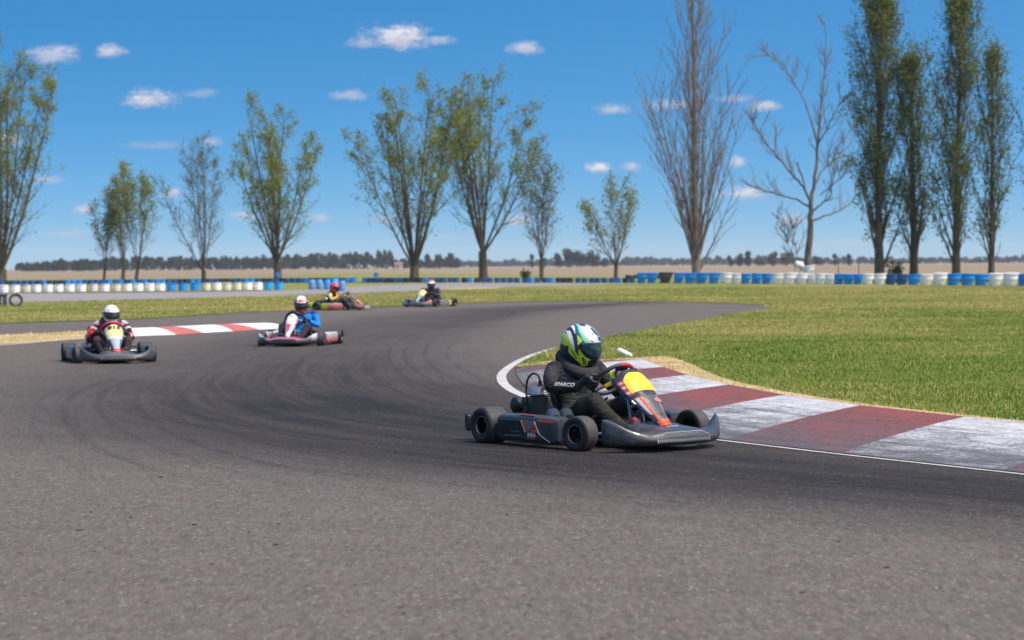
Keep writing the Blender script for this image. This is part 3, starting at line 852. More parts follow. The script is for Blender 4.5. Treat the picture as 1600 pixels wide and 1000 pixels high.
bk = MB(); bk.loft([[(x*s, y*s*.6, z) for x, y in [(math.cos(a)*3.2, math.sin(a)*2) for a in np.linspace(0, 2*PI, 24, endpoint=False)]] for s, z in ((1, 0), (.8, .10), (.55, .16), (.2, .19))])
for px in (997, 1034):
    p = base_at(px, 176.5)
# black crate with a tyre leaning on it at the left edge of the grass
cr = empty('equipment_box', tuple(G(-6, 479)))
tag(cr, 'dark equipment box at the edge of the grass with a tyre leaning on it', 'box')
D0 = G(-6, 479).y; s_ = D0/F_PX
b = MB(); b.box((0, .1, .22), (.62, .5, .36)); b.build('body', simple('black_plastic', (.018, .02, .025), .5, var=.3), cr, bevel=.02)
b = MB(); b.box((0, .1, .425), (.68, .54, .05)); b.build('lid', simple('dark_blue_lid', (.02, .03, .05), .5), cr, bevel=.012)
b = MB(); b.revolve([(0, -.01), (.06, -.01), (.06, .01), (0, .015)], (.12, -.155, .20), 'y', 16); b.build('badge', simple('pale_badge', (.5, .5, .48), .6), cr)
b = MB(); b.box((.25, -.16, .2), (.07, .02, .3)); b.build('strap', simple('grey_strap', (.25, .26, .28), .6), cr, bevel=.006)
b = MB()
M_FT = simple('black_foot', (.02, .02, .02), .7)
for sx in (-.24, .24):
    b = MB(); b.box((sx, .1, .02), (.08, .4, .04)); b.build('foot', M_FT, cr)
ty = tyre_mb(.25, .165, .13); ty.v = [(x, y, z) for x, y, z in ty.v]
o = ty.build('tyre', M_RUB); p = G(24, 479.5); o.location = (p.x+.02, p.y, .235); o.rotation_euler = (math.radians(78), math.radians(0), math.radians(22))
o.rotation_euler = (math.radians(70), math.radians(-28), math.radians(30))
tag(o, 'black tyre leaning against the dark equipment box', 'tyre')
cn = MB(); cn.revolve([(0, 0), (.055, 0), (.06, .02), (.05, .05), (.03, .09), (0, .1)], n=16)
o = cn.build('cap', simple('orange_plastic', (.75, .33, .06), .5)); p = G(21.5, 479); o.location = (p.x, p.y+.05, .445)
tag(o, 'small orange cap resting on the leaning tyre', 'cap')
# white bottle on the infield grass
p = G(976, 558.5); bt = MB(); k = p.y/F_PX
bt.revolve([(0, 0), (.026, .0), (.036, .015), (.040, .08), (.040, .19), (.028, .225), (.016, .24), (.016, .27), (0, .272)], axis='x', n=20)
o = bt.build('bottle', simple('white_bottle_plastic', (.72, .73, .76), .35, var=.05))
o.location = (p.x-.10, p.y, .115); o.rotation_euler = (0, math.radians(26), math.radians(-12)); tag(o, 'small white plastic bottle lying tilted in the grass beyond the steering wheel', 'bottle')
# ------------------------------------------------------------------ trees
def bark_mat(name, c1, c2):
    q, t, b = new_mat(name)
    tc = t.n('TexCoord').outputs['Object']
    st = t.n('Mapping', inp={'Vector': tc, 'Scale': (5, 5, .9)}).outputs[0]
    k = t.noise(st, 1.3, 6, .65)
    t.t.links.new(t.ramp(k, [(.32, c1), (.68, c2)]), b.inputs['Base Color']); b.inputs['Roughness'].default_value = .9
    b.inputs['Specular IOR Level'].default_value = .15
    t.t.links.new(t.bump(k, .6, .05), b.inputs['Normal'])
    return q
def leaf_mat(name, stops):
    q, t, b = new_mat(name)
    r = t.n('Attribute', attribute_name='rnd').outputs['Fac']
    col = t.ramp(r, stops)
    t.t.links.new(col, b.inputs['Base Color']); b.inputs['Roughness'].default_value = .55
    b.inputs['Specular IOR Level'].default_value = .3
    tr = t.n('BsdfTranslucent', inp={'Color': t.mix(1.0, col, (1.3, 1.25, .6, 1), 'MULTIPLY')})
    mx = t.n('MixShader', inp={0: .42, 1: b.outputs[0], 2: tr.outputs[0]})
    t.t.links.new(mx.outputs[0], q.node_tree.nodes['Material Output'].inputs[0])
    return q
M_BARK = bark_mat('grey_brown_bark', (.040, .034, .025), (.12, .10, .072))
M_BARE = bark_mat('bare_bark', (.10, .078, .06), (.25, .21, .175))
M_DEAD = bark_mat('dead_wood', (.085, .068, .052), (.26, .225, .185))
M_LEAF = leaf_mat('young_leaf', [(0, (.075, .105, .014)), (.4, (.155, .195, .026)), (.75, (.25, .265, .040)), (1, (.34, .28, .055))])
M_LEAFP = leaf_mat('poplar_leaf', [(0, (.035, .070, .013)), (.45, (.10, .145, .025)), (.8, (.21, .23, .040)), (1, (.30, .25, .05))])
M_LEAFS = leaf_mat('sparse_leaf', [(0, (.08, .085, .03)), (.5, (.13, .135, .04)), (1, (.20, .17, .06))])

def leaf_object(pts, size, mat, parent, seed):
    g = np.random.default_rng(seed); P = np.array(pts, np.float32); k = len(P)
    n = g.normal(size=(k, 3)); n /= np.linalg.norm(n, axis=1)[:, None]
    h = g.normal(size=(k, 3)); u = np.cross(n, h); u /= np.linalg.norm(u, axis=1)[:, None]+1e-9; v = np.cross(n, u)
    s = (size*g.uniform(.55, 1.3, k))[:, None]
    V = np.stack([P-u*s*.5, P+v*s*.36, P+u*s*.55, P-v*s*.36], 1).astype(np.float32)
    me = bpy.data.meshes.new('crown')
    me.vertices.add(4*k); me.vertices.foreach_set('co', V.ravel())
    me.loops.add(4*k); me.loops.foreach_set('vertex_index', np.arange(4*k))
    me.polygons.add(k); me.polygons.foreach_set('loop_start', np.arange(k)*4)
    me.update(calc_edges=True)
    me.attributes.new('rnd', 'FLOAT', 'POINT').data.foreach_set('value', np.repeat(np.clip(g.normal(.45, .24, k), 0, 1), 4).astype(np.float32))
    me.materials.append(mat)
    o = bpy.data.objects.new('crown', me); COL.objects.link(o); o.parent = parent
    return o
def grow(r, p, d, L, nseg, up, wob):
    """one branch as a polyline bending upward"""
    pts = [p.copy()]; q = p.copy(); d = d.normalized(); st = L/nseg
    for i in range(nseg):
        d = (d + Vector((r.uniform(-wob, wob), r.uniform(-wob, wob), up + r.uniform(-wob, wob)*.5))).normalized()
        q = q + d*st; pts.append(q.copy())
    return pts
def along(pts, t):
    k = t*(len(pts)-1); i = min(int(k), len(pts)-2); f = k-i
    return pts[i].lerp(pts[i+1], f), (pts[i+1]-pts[i]).normalized()
def perp(r, d, side=None):
    a = r.uniform(0, 2*PI)
    x = d.orthogonal().normalized(); y = d.cross(x)
    return x*math.cos(a) + y*math.sin(a)

def tree(kind, px, D, top_py, label, seed, width=1.0, leaves=6000, limbs=7, r0=.28, lean=0.0, fork=.08, spread=(6, 30), leaf=.26, lmat=None, bark=None, low=.3, group=None, name='tree', twig=1.0, cut=1.0, fan=0):
    r = random.Random(seed)
    foot = base_at(px, D)
    H = at_depth(px, top_py, D).z
    root = empty(name, foot); tag(root, label, 'tree', group)
    mb = MB(); tips = []       # tips: (point, weight) where leaves gather
    def limb(p, d, L, rad, depth, up, wob, ns=7):
        pts = grow(r, p, d, L, ns, up, wob)
        n = len(pts)
        mb.tube(pts, [max(.012, rad*(1-.86*i/(n-1))) for i in range(n)], 6 if depth < 2 else (4 if depth == 2 else 3), caps=False)
        return pts
    if kind == 'vase':
        hf = H*fork
        tr = limb(Vector((0, 0, -.1)), Vector((lean, 0, 1)), hf+.1, r0*1.15, 0, .0, .02, 3)
        mb.tube([Vector((0, 0, -.1)), tr[1], tr[-1]], [r0*1.35, r0*1.1, r0], 9, caps=False)
        mains = []
        for i in range(limbs):
            az = 2*PI*(i/limbs) + r.uniform(-.4, .4)
            sp = math.radians(spread[0] + (spread[1]-spread[0])*((i*.618) % 1.0))
            d = Vector((math.cos(az)*math.sin(sp)*width + lean*.4, math.sin(az)*math.sin(sp)*.9, math.cos(sp)))
            L = (H-hf)*r.uniform(.86, 1.02)*(1-.30*(math.degrees(sp)/45))
            p0 = tr[-1] - Vector((0, 0, r.uniform(0, hf*.25)))
            mains.append((limb(p0, d, L, r0*r.uniform(.25, .40), 1, .055, .05, 10), L))
        for pts, L in mains:
            nb = int(20*twig)
            for j in range(nb):
                tt = low*.55 + (1-low*.55)*(j+r.random())/nb
                if tt > .97: tt = .97
                p, d = along(pts, tt)
                q = perp(r, d); dd = (d*.8 + q*r.uniform(.5, 1.0)).normalized()
                l2 = L*r.uniform(.12, .25)*(1.25-tt*.75)
                b2 = limb(p, dd, l2, r0*.13*(1.1-tt*.6), 2, .10, .12, 5)
                nt = 4
                for k in range(nt):
                    p3, d3 = along(b2, .3+.7*(k+r.random())/nt)
                    l3 = l2*r.uniform(.25, .5)
                    b3 = limb(p3, (d3+perp(r, d3)*.8).normalized(), l3, .022, 3, .12, .15, 3)
                    wgt = max(0, (tt-low)/(1-low))**.6 + .10
                    tips.append((b3[-1], wgt)); tips.append((b3[1], wgt*.7))
                tips.append((b2[-1], max(.05, (tt-low)/(1-low))))
            for k in range(8):
                p, d = along(pts, .6+.4*k/8); tips.append((p, .8))
    else:                       # 'column': one leader, branches held close and upright
        tr = limb(Vector((0, 0, -.1)), Vector((lean, 0, 1)), H*1.0, r0, 0, .02, .018, 16)
        mb.tube([Vector((0, 0, -.1)), Vector((0, 0, .8)), tr[3]], [r0*1.6, r0*1.1, r0*.85], 9, caps=False)
        nb = int(limbs)
        for i in range(nb+fan):
            tt = .02 + .93*((i+r.random())/nb)**1.05
            if i >= nb: tt = r.uniform(.012, .10)
            p, d = along(tr, tt)
            az = i*2.39996 + r.uniform(-.5, .5)
            sp = math.radians(r.uniform(*spread))
            env = math.sin(PI*min(1, (tt*.86+.14)))**.8
            dd = Vector((math.cos(az)*math.sin(sp)*width, math.sin(az)*math.sin(sp), math.cos(sp)))
            L = H*(.09 + .25*env)*r.uniform(.7, 1.15)*min(1.0, (1.04-tt)*3.2)*cut
            if fan: L *= 1.45 - .75*tt
            if tt < .10: L *= 1.25
            if i >= nb:
                sp = math.radians(r.uniform(8, 24)); dd = Vector((math.cos(az)*math.sin(sp), math.sin(az)*math.sin(sp), math.cos(sp))); L = H*r.uniform(.30, .60)
            b1 = limb(p, dd, L, r0*((.30 if tt < .2 else .17) if not fan else (.22 if tt < .2 else .13))*(1.15-tt*.6), 1, .05, .06, 7)
            n2 = int(7*twig)
            for j in range(n2):
                t2 = .22 + .78*(j+r.random())/n2
                p2, d2 = along(b1, min(.98, t2))
                l2 = L*r.uniform(.16, .34)
                b2 = limb(p2, (d2+perp(r, d2)*.55).normalized(), l2, .030, 2, .14, .10, 4)
                wgt = .35 + .65*min(1, max(0, (p2.z/H-low)/(.25)))
                for k in range(3):
                    p3, d3 = along(b2, .3+.7*(k+r.random())/3)
                    b3 = limb(p3, (d3+perp(r, d3)*.6).normalized(), l2*r.uniform(.3, .5), .017, 3, .15, .12, 3)
                    tips.append((b3[-1], wgt)); tips.append((b3[1], wgt))
    o = mb.build('trunk', bark or M_BARK, root, smooth=180, fix=False)
    if leaves:
        g = random.Random(seed+1); ws = np.cumsum([w for _, w in tips]); tot = ws[-1]
        # leaves gather in clumps on a part of the twigs, so that sky shows between
        keep = [i for i in range(len(tips)) if g.random() < (.55 if kind == 'vase' else .42)]
        ws = np.cumsum([tips[i][1] for i in keep]); pts = []
        for i in range(int(leaves*LEAF_N*(1.35 if kind == 'column' else 1))):
            c = tips[keep[min(len(keep)-1, int(np.searchsorted(ws, g.random()*ws[-1])))]][0]
            s = .23 if kind == 'vase' else .24
            pts.append((c.x+g.gauss(0, s), c.y+g.gauss(0, s), c.z+g.gauss(0, s*1.1)))
        leaf_object(pts, leaf*LEAF_S*(.86 if kind == 'column' else 1), lmat or M_LEAF, root, seed+2)
    return root

LEAF_N, LEAF_S = 2.0, .66
GT = 'trees behind the barrier'
tree('vase', 2, 186, 40, 'big leafy tree cut by the left edge with upright limbs', 11, 1.1, 8500, 9, .42, .03, .06, (4, 36), group=GT, low=.18)
tree('vase', 162, 200, 300, 'short slim leaning tree left of the twin slim trunks', 12, .9, 1200, 4, .12, .08, .16, (6, 30), .24, M_LEAFS, group=GT, low=.2, twig=.8)
tree('vase', 192, 200, 250, 'slender tree with one dark trunk, left of the twin slim pair', 13, .8, 2300, 5, .17, .04, .12, (4, 28), .24, group=GT, low=.25, twig=.8)
tree('vase', 212, 202, 246, 'slender tree, right of the twin slim pair, leaning right', 14, 1.0, 2000, 5, .15, .14, .14, (5, 32), .24, group=GT, low=.3, twig=.8)
tree('vase', 318, 196, 212, 'thin half bare forked tree left of the full tree', 15, 1.05, 1900, 6, .20, .0, .08, (4, 34), .22, M_LEAFS, group=GT, low=.2, twig=.9)
tree('vase', 434, 190, 150, 'full leafy tree with dark straight trunk behind the blue end barrels', 16, 1.15, 6000, 10, .32, .0, .11, (4, 44), group=GT, low=.15)
tree('vase', 647, 176, 110, 'wide leafy tree forking from a short trunk, many long limbs', 17, 1.15, 6500, 10, .36, .02, .08, (5, 44), group=GT, low=.3)
tree('vase', 755, 178, 102, 'wide leafy tree with clean lower trunk, right neighbour of the forked one', 18, 1.1, 6800, 9, .34, .0, .14, (4, 38), group=GT, low=.28)
tree('vase', 846, 172, 226, 'slim pale tree with thin sparse leaves', 19, .9, 1700, 5, .17, .0, .16, (4, 28), .22, M_LEAFS, group=GT, low=.1, twig=.9)
tree('vase', 962, 172, 258, 'small lone tree with open rounded crown', 20, 1.2, 1500, 7, .16, .0, .14, (8, 46), .24, group=GT, low=.22, twig=.8)
# bare tall tree: one dark leader and a fan of bare stems
bt = tree('column', 1088, 150, -40, 'tall bare leafless tree with a fan of grey stems', 21, 1.0, 0, 40, .30, -.005, .1, (9, 29), bark=M_BARE, group=GT, twig=1.15, cut=.95, fan=15)
GP = 'tall poplars on the right'
tree('column', 1374, 141, -26, 'leftmost tall dark poplar right of the dead tree', 31, 1.05, 6600, 56, .30, .0, .1, (9, 24), .27, M_LEAFP, group=GP, low=.0, cut=.92)
tree('column', 1428, 141, 82, 'shorter poplar between the two tallest poplars', 32, 1.05, 3600, 42, .26, .005, .1, (8, 22), .26, M_LEAFP, group=GP, low=.1, cut=.95)
tree('column', 1494, 137, -12, 'tall poplar with sunlit olive lower crown', 33, 1.05, 5200, 50, .25, .0, .1, (9, 25), .27, M_LEAFP, group=GP, low=.0, cut=.90)
tree('column', 1549, 138, 66, 'thin airy poplar nearest the right edge', 34, 1.0, 2600, 42, .19, -.004, .1, (8, 21), .24, M_LEAFP, group=GP, low=.1, cut=.9)
tree('column', 1632, 134, 90, 'sparse poplar mostly outside the right edge, twigs only showing', 35, 1.0, 1500, 40, .24, -.004, .1, (10, 26), .25, M_LEAFP, group=GP, low=.1)

# dead tree: limbs traced once, each with a depth of its own
DT = 146
foot = base_at(1263, DT)
root = empty('dead_tree', foot); tag(root, 'dead leafless tree with few crooked limbs beside the first poplar', 'tree', GT)
dm = MB(); rd = random.Random(5)
def dl(pxs, dy, r0, r1, sub=1.0):
    n = len(pxs); pts = []
    for i, (a, b) in enumerate(pxs):
        f = i/(n-1); yv = DT + dy[0] + (dy[1]-dy[0])*f
        p = at_depth(a, b, yv); pts.append(p - foot)
    sp = spline(pts, 4); m = len(sp)
    sp = [p + Vector((rd.uniform(-.05, .05), rd.uniform(-.05, .05), rd.uniform(-.05, .05)))*(0 if i in (0, m-1) else 1) for i, p in enumerate(sp)]
    r0 *= (.95 if sub == 0 else .58); r1 *= .55
    dm.tube(sp, [r0+(r1-r0)*i/(m-1) for i in range(m)], 7, caps=False)
    L = sum((sp[i+1]-sp[i]).length for i in range(m-1))
    for j in range(int(L*2.6*sub)):
        tt = rd.uniform(.25, .98); p, d = along(sp, tt)
        l = rd.uniform(.8, 2.7)*(1.15-tt*.5)
        q = (d*.7 + perp(rd, d)*.8 + Vector((0, 0, .3))).normalized()
        b = grow(rd, p, q, l, 5, .06, .16); dm.tube(b, [.024*(1-.8*k/5)+.008 for k in range(6)], 4, caps=False)
        for k in range(4):
            p2, d2 = along(b, rd.uniform(.2, .9)); b2 = grow(rd, p2, (d2+perp(rd, d2)*.8).normalized(), l*.45, 3, .05, .2)
            dm.tube(b2, [.018, .014, .01, .006], 3, caps=False)
dl([(1261,450),(1262,425),(1264,380),(1266,340),(1268,310)], (0, 0), .34, .25, 0)
dl([(1268,312),(1272,285),(1277,240),(1280,200),(1284,160),(1288,120),(1290,80),(1289,32)], (0, .8), .24, .03, .7)
dl([(1268,316),(1255,292),(1238,272),(1215,245),(1196,222),(1180,195),(1166,172)], (0, -1.5), .17, .03, 1.1)
dl([(1266,325),(1245,312),(1215,303),(1190,297),(1168,290)], (0, 1.2), .13, .03, .9)
dl([(1258,300),(1254,280),(1246,256),(1243,255)], (-.4, -1.0), .10, .06, .3)
dl([(1278,232),(1270,200),(1262,170),(1250,145),(1236,122),(1222,98),(1212,92),(1196,86)], (.3, 1.8), .12, .025, .9)
dl([(1279,226),(1290,205),(1303,178),(1318,155),(1334,140)], (.3, -1.6), .10, .025, 1.0)
dl([(1272,290),(1284,268),(1298,255),(1312,240),(1322,215),(1335,190)], (0, 1.6), .11, .025, 1.0)
dl([(1268,330),(1282,320),(1296,308),(1300,290),(1296,262),(1294,240)], (0, -1.4), .11, .03, .8)
dl([(1271,345),(1290,337),(1310,330),(1325,320),(1338,305),(1346,292)], (0, 1.0), .12, .03, .8)
dl([(1282,305),(1305,285),(1325,270),(1342,255)], (-.5, -2.0), .07, .02, .8)
dl([(1246,440),(1238,400),(1225,365),(1212,335)], (.6, 1.0), .05, .015, 1.4)
dl([(1250,440),(1246,400),(1240,370),(1238,350)], (.6, -.6), .04, .012, 1.2)
dm.build('trunk', M_DEAD, root, smooth=180, fix=False)

# low bushes at the feet of the poplars
M_BUSH = leaf_mat('bush_leaf', [(0, (.03, .045, .012)), (.6, (.06, .075, .02)), (1, (.10, .095, .03))])
for px, D, h, lab in ((1400, 142, 1.5, 'low dark bush between the two poplars left'), (821, 190, .9, 'low bush right of the straight trunk tree')):
    rt = empty('bush', base_at(px, D)); tag(rt, lab, 'bush'); mb = MB(); g = random.Random(px); pts = []
    for i in range(9):
        a = g.uniform(0, 2*PI); b = grow(g, Vector((0, 0, 0)), Vector((math.cos(a)*.5, math.sin(a)*.5, 1)), h*g.uniform(.6, 1), 4, .05, .15)
        mb.tube(b, [.03, .025, .02, .015, .01], 4, caps=False)
        for k in range(40): c, _ = along(b, g.uniform(.2, 1)); pts.append((c.x+g.gauss(0, .15), c.y+g.gauss(0, .15), max(.03, c.z+g.gauss(0, .15))))
    mb.build('stem', M_BARK, rt, smooth=180, fix=False); leaf_object(pts, .2, M_BUSH, rt, px)

# ------------------------------------------------------------------ far away: trees beyond the field
M_FAR = leaf_mat('far_leaf', [(0, (.018, .026, .014)), (.5, (.034, .044, .020)), (1, (.065, .068, .03))])
M_FARB = leaf_mat('far_leaf_autumn', [(0, (.05, .045, .025)), (.5, (.10, .08, .04)), (1, (.14, .11, .05))])
def far_crown(g, cx, cy, w, h, n, z0=0.0):
    pts = []
    nl = 5
    lob = [(cx+g.uniform(-.28, .28)*w, cy+g.uniform(-.3, .3)*w, z0+h*g.uniform(.28, .80), w*g.uniform(.18, .33), h*g.uniform(.15, .25)) for _ in range(nl)] + [(cx, cy, z0+h*.28, w*.42, h*.3)]
    for i in range(n):
        x, y, z, a, b = lob[g.randrange(len(lob))]
        u = Vector((g.gauss(0, 1), g.gauss(0, 1), g.gauss(0, 1))).normalized()*(g.random()**.4)
        pts.append((x+u.x*a, y+u.y*a, max(.4, z+u.z*b)))
    return pts
def far_tree(px, top, w_px, D, lab, seed, mat=None, group='far trees at the field edge'):
    s = D/F_PX; foot = base_at(px, D); h = at_depth(px, top, D).z; g = random.Random(seed)
    rt = empty('tree', foot); tag(rt, lab, 'tree', group)
    t_ = MB(); t_.tube([(0, 0, -.2), (0, 0, h*.4), (.1, 0, h*.8)], [h*.035, h*.025, h*.01], 6); t_.build('trunk', M_BARK, rt)
    leaf_object(far_crown(g, 0, 0, w_px*s, h, 900), h*.10, mat or M_FAR, rt, seed)
for i, (px, top, w, lab) in enumerate([(51,409,16,'far dark tree nearest the left edge trunk'),(75,406,17,'far rounded tree, second from the left edge trunk'),(62,412,7,'far small pointed tree between two rounded ones'),(97,401,18,'far tree with tall rounded crown over the left field'),(123,401,17,'far broad crowned tree, last before the treeline thickens')]):
    far_tree(px, top, w, 950, lab, 60+i)
for i, (px, top, w, lab) in enumerate([(872,394,18,'far tree at the left end of the dark copse'),(890,384,26,'far tree, tallest left half of the dark copse'),(908,382,30,'far tree, dense middle of the dark copse'),(928,388,26,'far tree, right half of the dark copse'),(944,400,16,'far low tree at the right end of the dark copse'),(831,396,10,'far thin tree left of the dark copse'),(850,400,9,'far thin tree beside the slim pale tree')]):
    far_tree(px, top, w, 1000, lab, 80+i)
for i, (px, top, w, au, lab) in enumerate([(1142,398,12,0,'far small dark tree left of the right copse'),(1156,395,14,0,'far dark tree beginning the right copse'),(1169,390,14,0,'far taller dark tree in the right copse'),(1188,395,20,1,'far tan leaved tree in the middle of the right copse'),(1207,388,18,1,'far olive tree, tallest of the right copse'),(1228,392,26,1,'far brownish tree left of the dead tree'),(1280,398,24,0,'far grey tree just right of the dead tree trunk'),(1305,396,10,0,'far thin tree right of the dead tree'),(1327,395,9,0,'far thin tree left of the first poplar')]):
    far_tree(px, top, w, 900, lab, 100+i, M_FARB if au else None)
for i, (px, top, w, lab) in enumerate([(668,396,10,'far thin tree left of the triple group'),(686,395,12,'far tree, middle of the triple group'),(705,394,11,'far tree, right of the triple group'),(632,398,9,'far thin tree behind the forked trunk')]):
    far_tree(px, top, w, 1000, lab, 120+i)
# continuous belts of woodland on the horizon
def belt(name, ranges, D, mat, lab, seed, size):
    g = random.Random(seed); pts = []
    for (x0, x1, t0, t1) in ranges:
        px = x0
        while px < x1:
            f = (px-x0)/(x1-x0); s = D/F_PX
            top = t0+(t1-t0)*f + g.uniform(-2.6, 2.2); b = base_at(px, D+g.uniform(-40, 60)); h = max(1.5, at_depth(px, top, D).z)
            w = g.uniform(8, 17)*s
            pts += far_crown(g, b.x, b.y, w, h, 150); px += w/s*.55
    o = leaf_object(pts, size, mat, None, seed); o.name = name
    tag(o, lab, 'woodland', kind='stuff')
belt('treeline', [(30, 150, 410, 407), (130, 300, 403, 401), (296, 470, 400, 398), (460, 540, 396, 393), (540, 615, 393, 388), (618, 720, 405, 403)], 1050, M_FAR, 'dark belt of woodland along the far left edge of the field', 5, 1.9)
belt('distant_woods', [(700, 1010, 407, 406), (980, 1260, 403, 402)], 1900, M_FAR, 'low bluish line of distant woods on the middle horizon', 6, 3.2)
belt('treeline', [(1240, 1420, 403, 402), (1420, 1700, 402, 398)], 1700, M_FAR, 'low dark belt of woodland along the right horizon', 7, 2.0)
# a white farmhouse beside the far trees
hs_ = empty('farmhouse', base_at(623, 900)); tag(hs_, 'tiny pale farmhouse with reddish roof between far trees', 'house')
w_ = MB(); w_.box((0, 0, .9), (3.2, 4, 1.8)); w_.build('wall', simple('house_wall', (.42, .38, .35), .9), hs_)
r_ = MB(); r_.add([(-1.8, -2.2, 1.8), (1.8, -2.2, 1.8), (1.8, 2.2, 1.8), (-1.8, 2.2, 1.8), (-1.8, 0, 3.0), (1.8, 0, 3.0)], [(0, 1, 5, 4), (2, 3, 4, 5), (0, 4, 3), (1, 2, 5), (0, 3, 2, 1)]); r_.build('roof', simple('house_roof', (.20, .11, .09), .9), hs_, smooth=0)
w_ = MB(); w_.box((-.4, -2.02, .9), (.7, .06, 1.5)); w_.build('door', simple('house_door', (.08, .06, .05), .8), hs_)
# the air over the plain
hz = MB(); hz.box((0, 1640, 14.5), (6900, 3800, 31))
o = hz.build('haze', None, smooth=0) if False else None
if HAZE:
    q = bpy.data.materials.new('air'); q.use_nodes = True; tr_ = NT(q.node_tree)
    q.node_tree.nodes.remove(q.node_tree.nodes['Principled BSDF'])
    pv = tr_.n('VolumePrincipled', inp={'Color': (.72, .82, 1.0, 1), 'Density': HAZE, 'Anisotropy': 0.0})
    q.node_tree.links.new(pv.outputs[0], q.node_tree.nodes['Material Output'].inputs['Volume'])
    o = hz.build('haze', q, smooth=0); tag(o, 'thin pale blue haze over the whole plain', 'haze', kind='stuff')
# ------------------------------------------------------------------ kart and driver
# kart axes: x forward, y to the kart's left, z up, origin on the ground midway between the axles
M_TYRE = simple('slick_rubber', (.013, .013, .014), .6, var=.25, scale=14, dirt=(.05, .047, .044, 1), dirt_amt=.3, spec=.35, bump=.15, bscale=70)
M_TREAD = simple('worn_tread', (.038, .037, .038), .7, var=.22, scale=20, dirt=(.085, .08, .077, 1), dirt_amt=.5, bump=.3, bscale=110)
M_RIM = simple('black_rim', (.012, .012, .014), .35, .6)
M_RIML = simple('rim_lip', (.20, .20, .19), .35, .8)
M_STEEL = simple('steel', (.45, .45, .46), .3, 1.0)
M_ALU = simple('cast_alloy', (.36, .36, .37), .40, .85, var=.3, scale=25)
M_DALU = simple('dark_cast_alloy', (.075, .078, .085), .45, .7, var=.3, scale=25, dirt=(.10, .08, .05, 1))
M_BLACKP = simple('black_plastic_part', (.012, .013, .015), .38, var=.3)
M_CHAIN = simple('oily_metal', (.07, .065, .06), .45, .8)
M_SEAT = simple('seat_shell', (.012, .016, .028), .4)
M_NAVYF = simple('navy_frame', (.012, .030, .085), .3, .3, coat=.4)
M_HOSE = simple('rubber_hose', (.010, .010, .011), .5)
M_BLUEG = simple('blue_grey_plastic', (.045, .062, .085), .34, var=.25, dirt=(.14, .13, .12, 1))
M_REDL = simple('red_anodised', (.45, .012, .02), .35, .3)
M_YEL = simple('yellow_plate', (.80, .47, .02), .42, var=.04)
M_ORG = simple('orange_decal', (.72, .085, .012), .4, var=.12)
M_GREYD = simple('grey_decal', (.13, .145, .165), .35)
M_WHT = simple('white_decal', (.74, .74, .74), .45, var=.06)
M_BLK = simple('black_decal', (.015, .015, .017), .5)
M_WHTE = simple('worn_white_edge', (.28, .28, .30), .4, var=.4, scale=16, dirt=(.08, .08, .09, 1), dirt_amt=.8)
M_YLW = simple('yellow_grip', (.80, .62, .01), .45)
def scuffed(name, col, rough=.36):
    """moulded plastic with pale scrapes"""
    q, t, b = new_mat(name)
    tc = t.n('TexCoord').outputs['Object']
    at = t.n('Attribute', attribute_name='Col').outputs['Color'] if col is None else col
    mp = t.n('Mapping', inp={'Vector': tc, 'Scale': (2.2, 1.0, 5.0), 'Rotation': (.2, .3, .5)}).outputs[0]
    sc = t.rng(t.noise(mp, 10, 9, .82, .8), .52, .64)
    dd = t.rng(t.noise(tc, 4, 5, .6), .35, .7)
    c = t.mix(t.math('MULTIPLY', sc, .55), at, (.17, .18, .19, 1))
    c = t.mix(t.math('MULTIPLY', dd, .35), c, (.028, .028, .030, 1))
    t.t.links.new(c, b.inputs['Base Color'])
    t.t.links.new(t.rng(t.noise(tc, 22, 5), .3, .7, rough-.1, rough+.2), b.inputs['Roughness'])
    b.inputs['Coat Weight'].default_value = .35
    b.inputs['Coat Roughness'].default_value = .12
    b.inputs['Specular IOR Level'].default_value = .35
    t.t.links.new(t.bump(t.noise(tc, 18, 4), .12, .008), b.inputs['Normal'])
    return q
M_BODY1 = scuffed('painted_bodywork', None)
M_BODY2 = attr_mat('plain_bodywork', .35, .4, var=.2, scale=9, dirt=(.06, .06, .06, 1), dirt_amt=.35)
M_BODY = M_BODY1

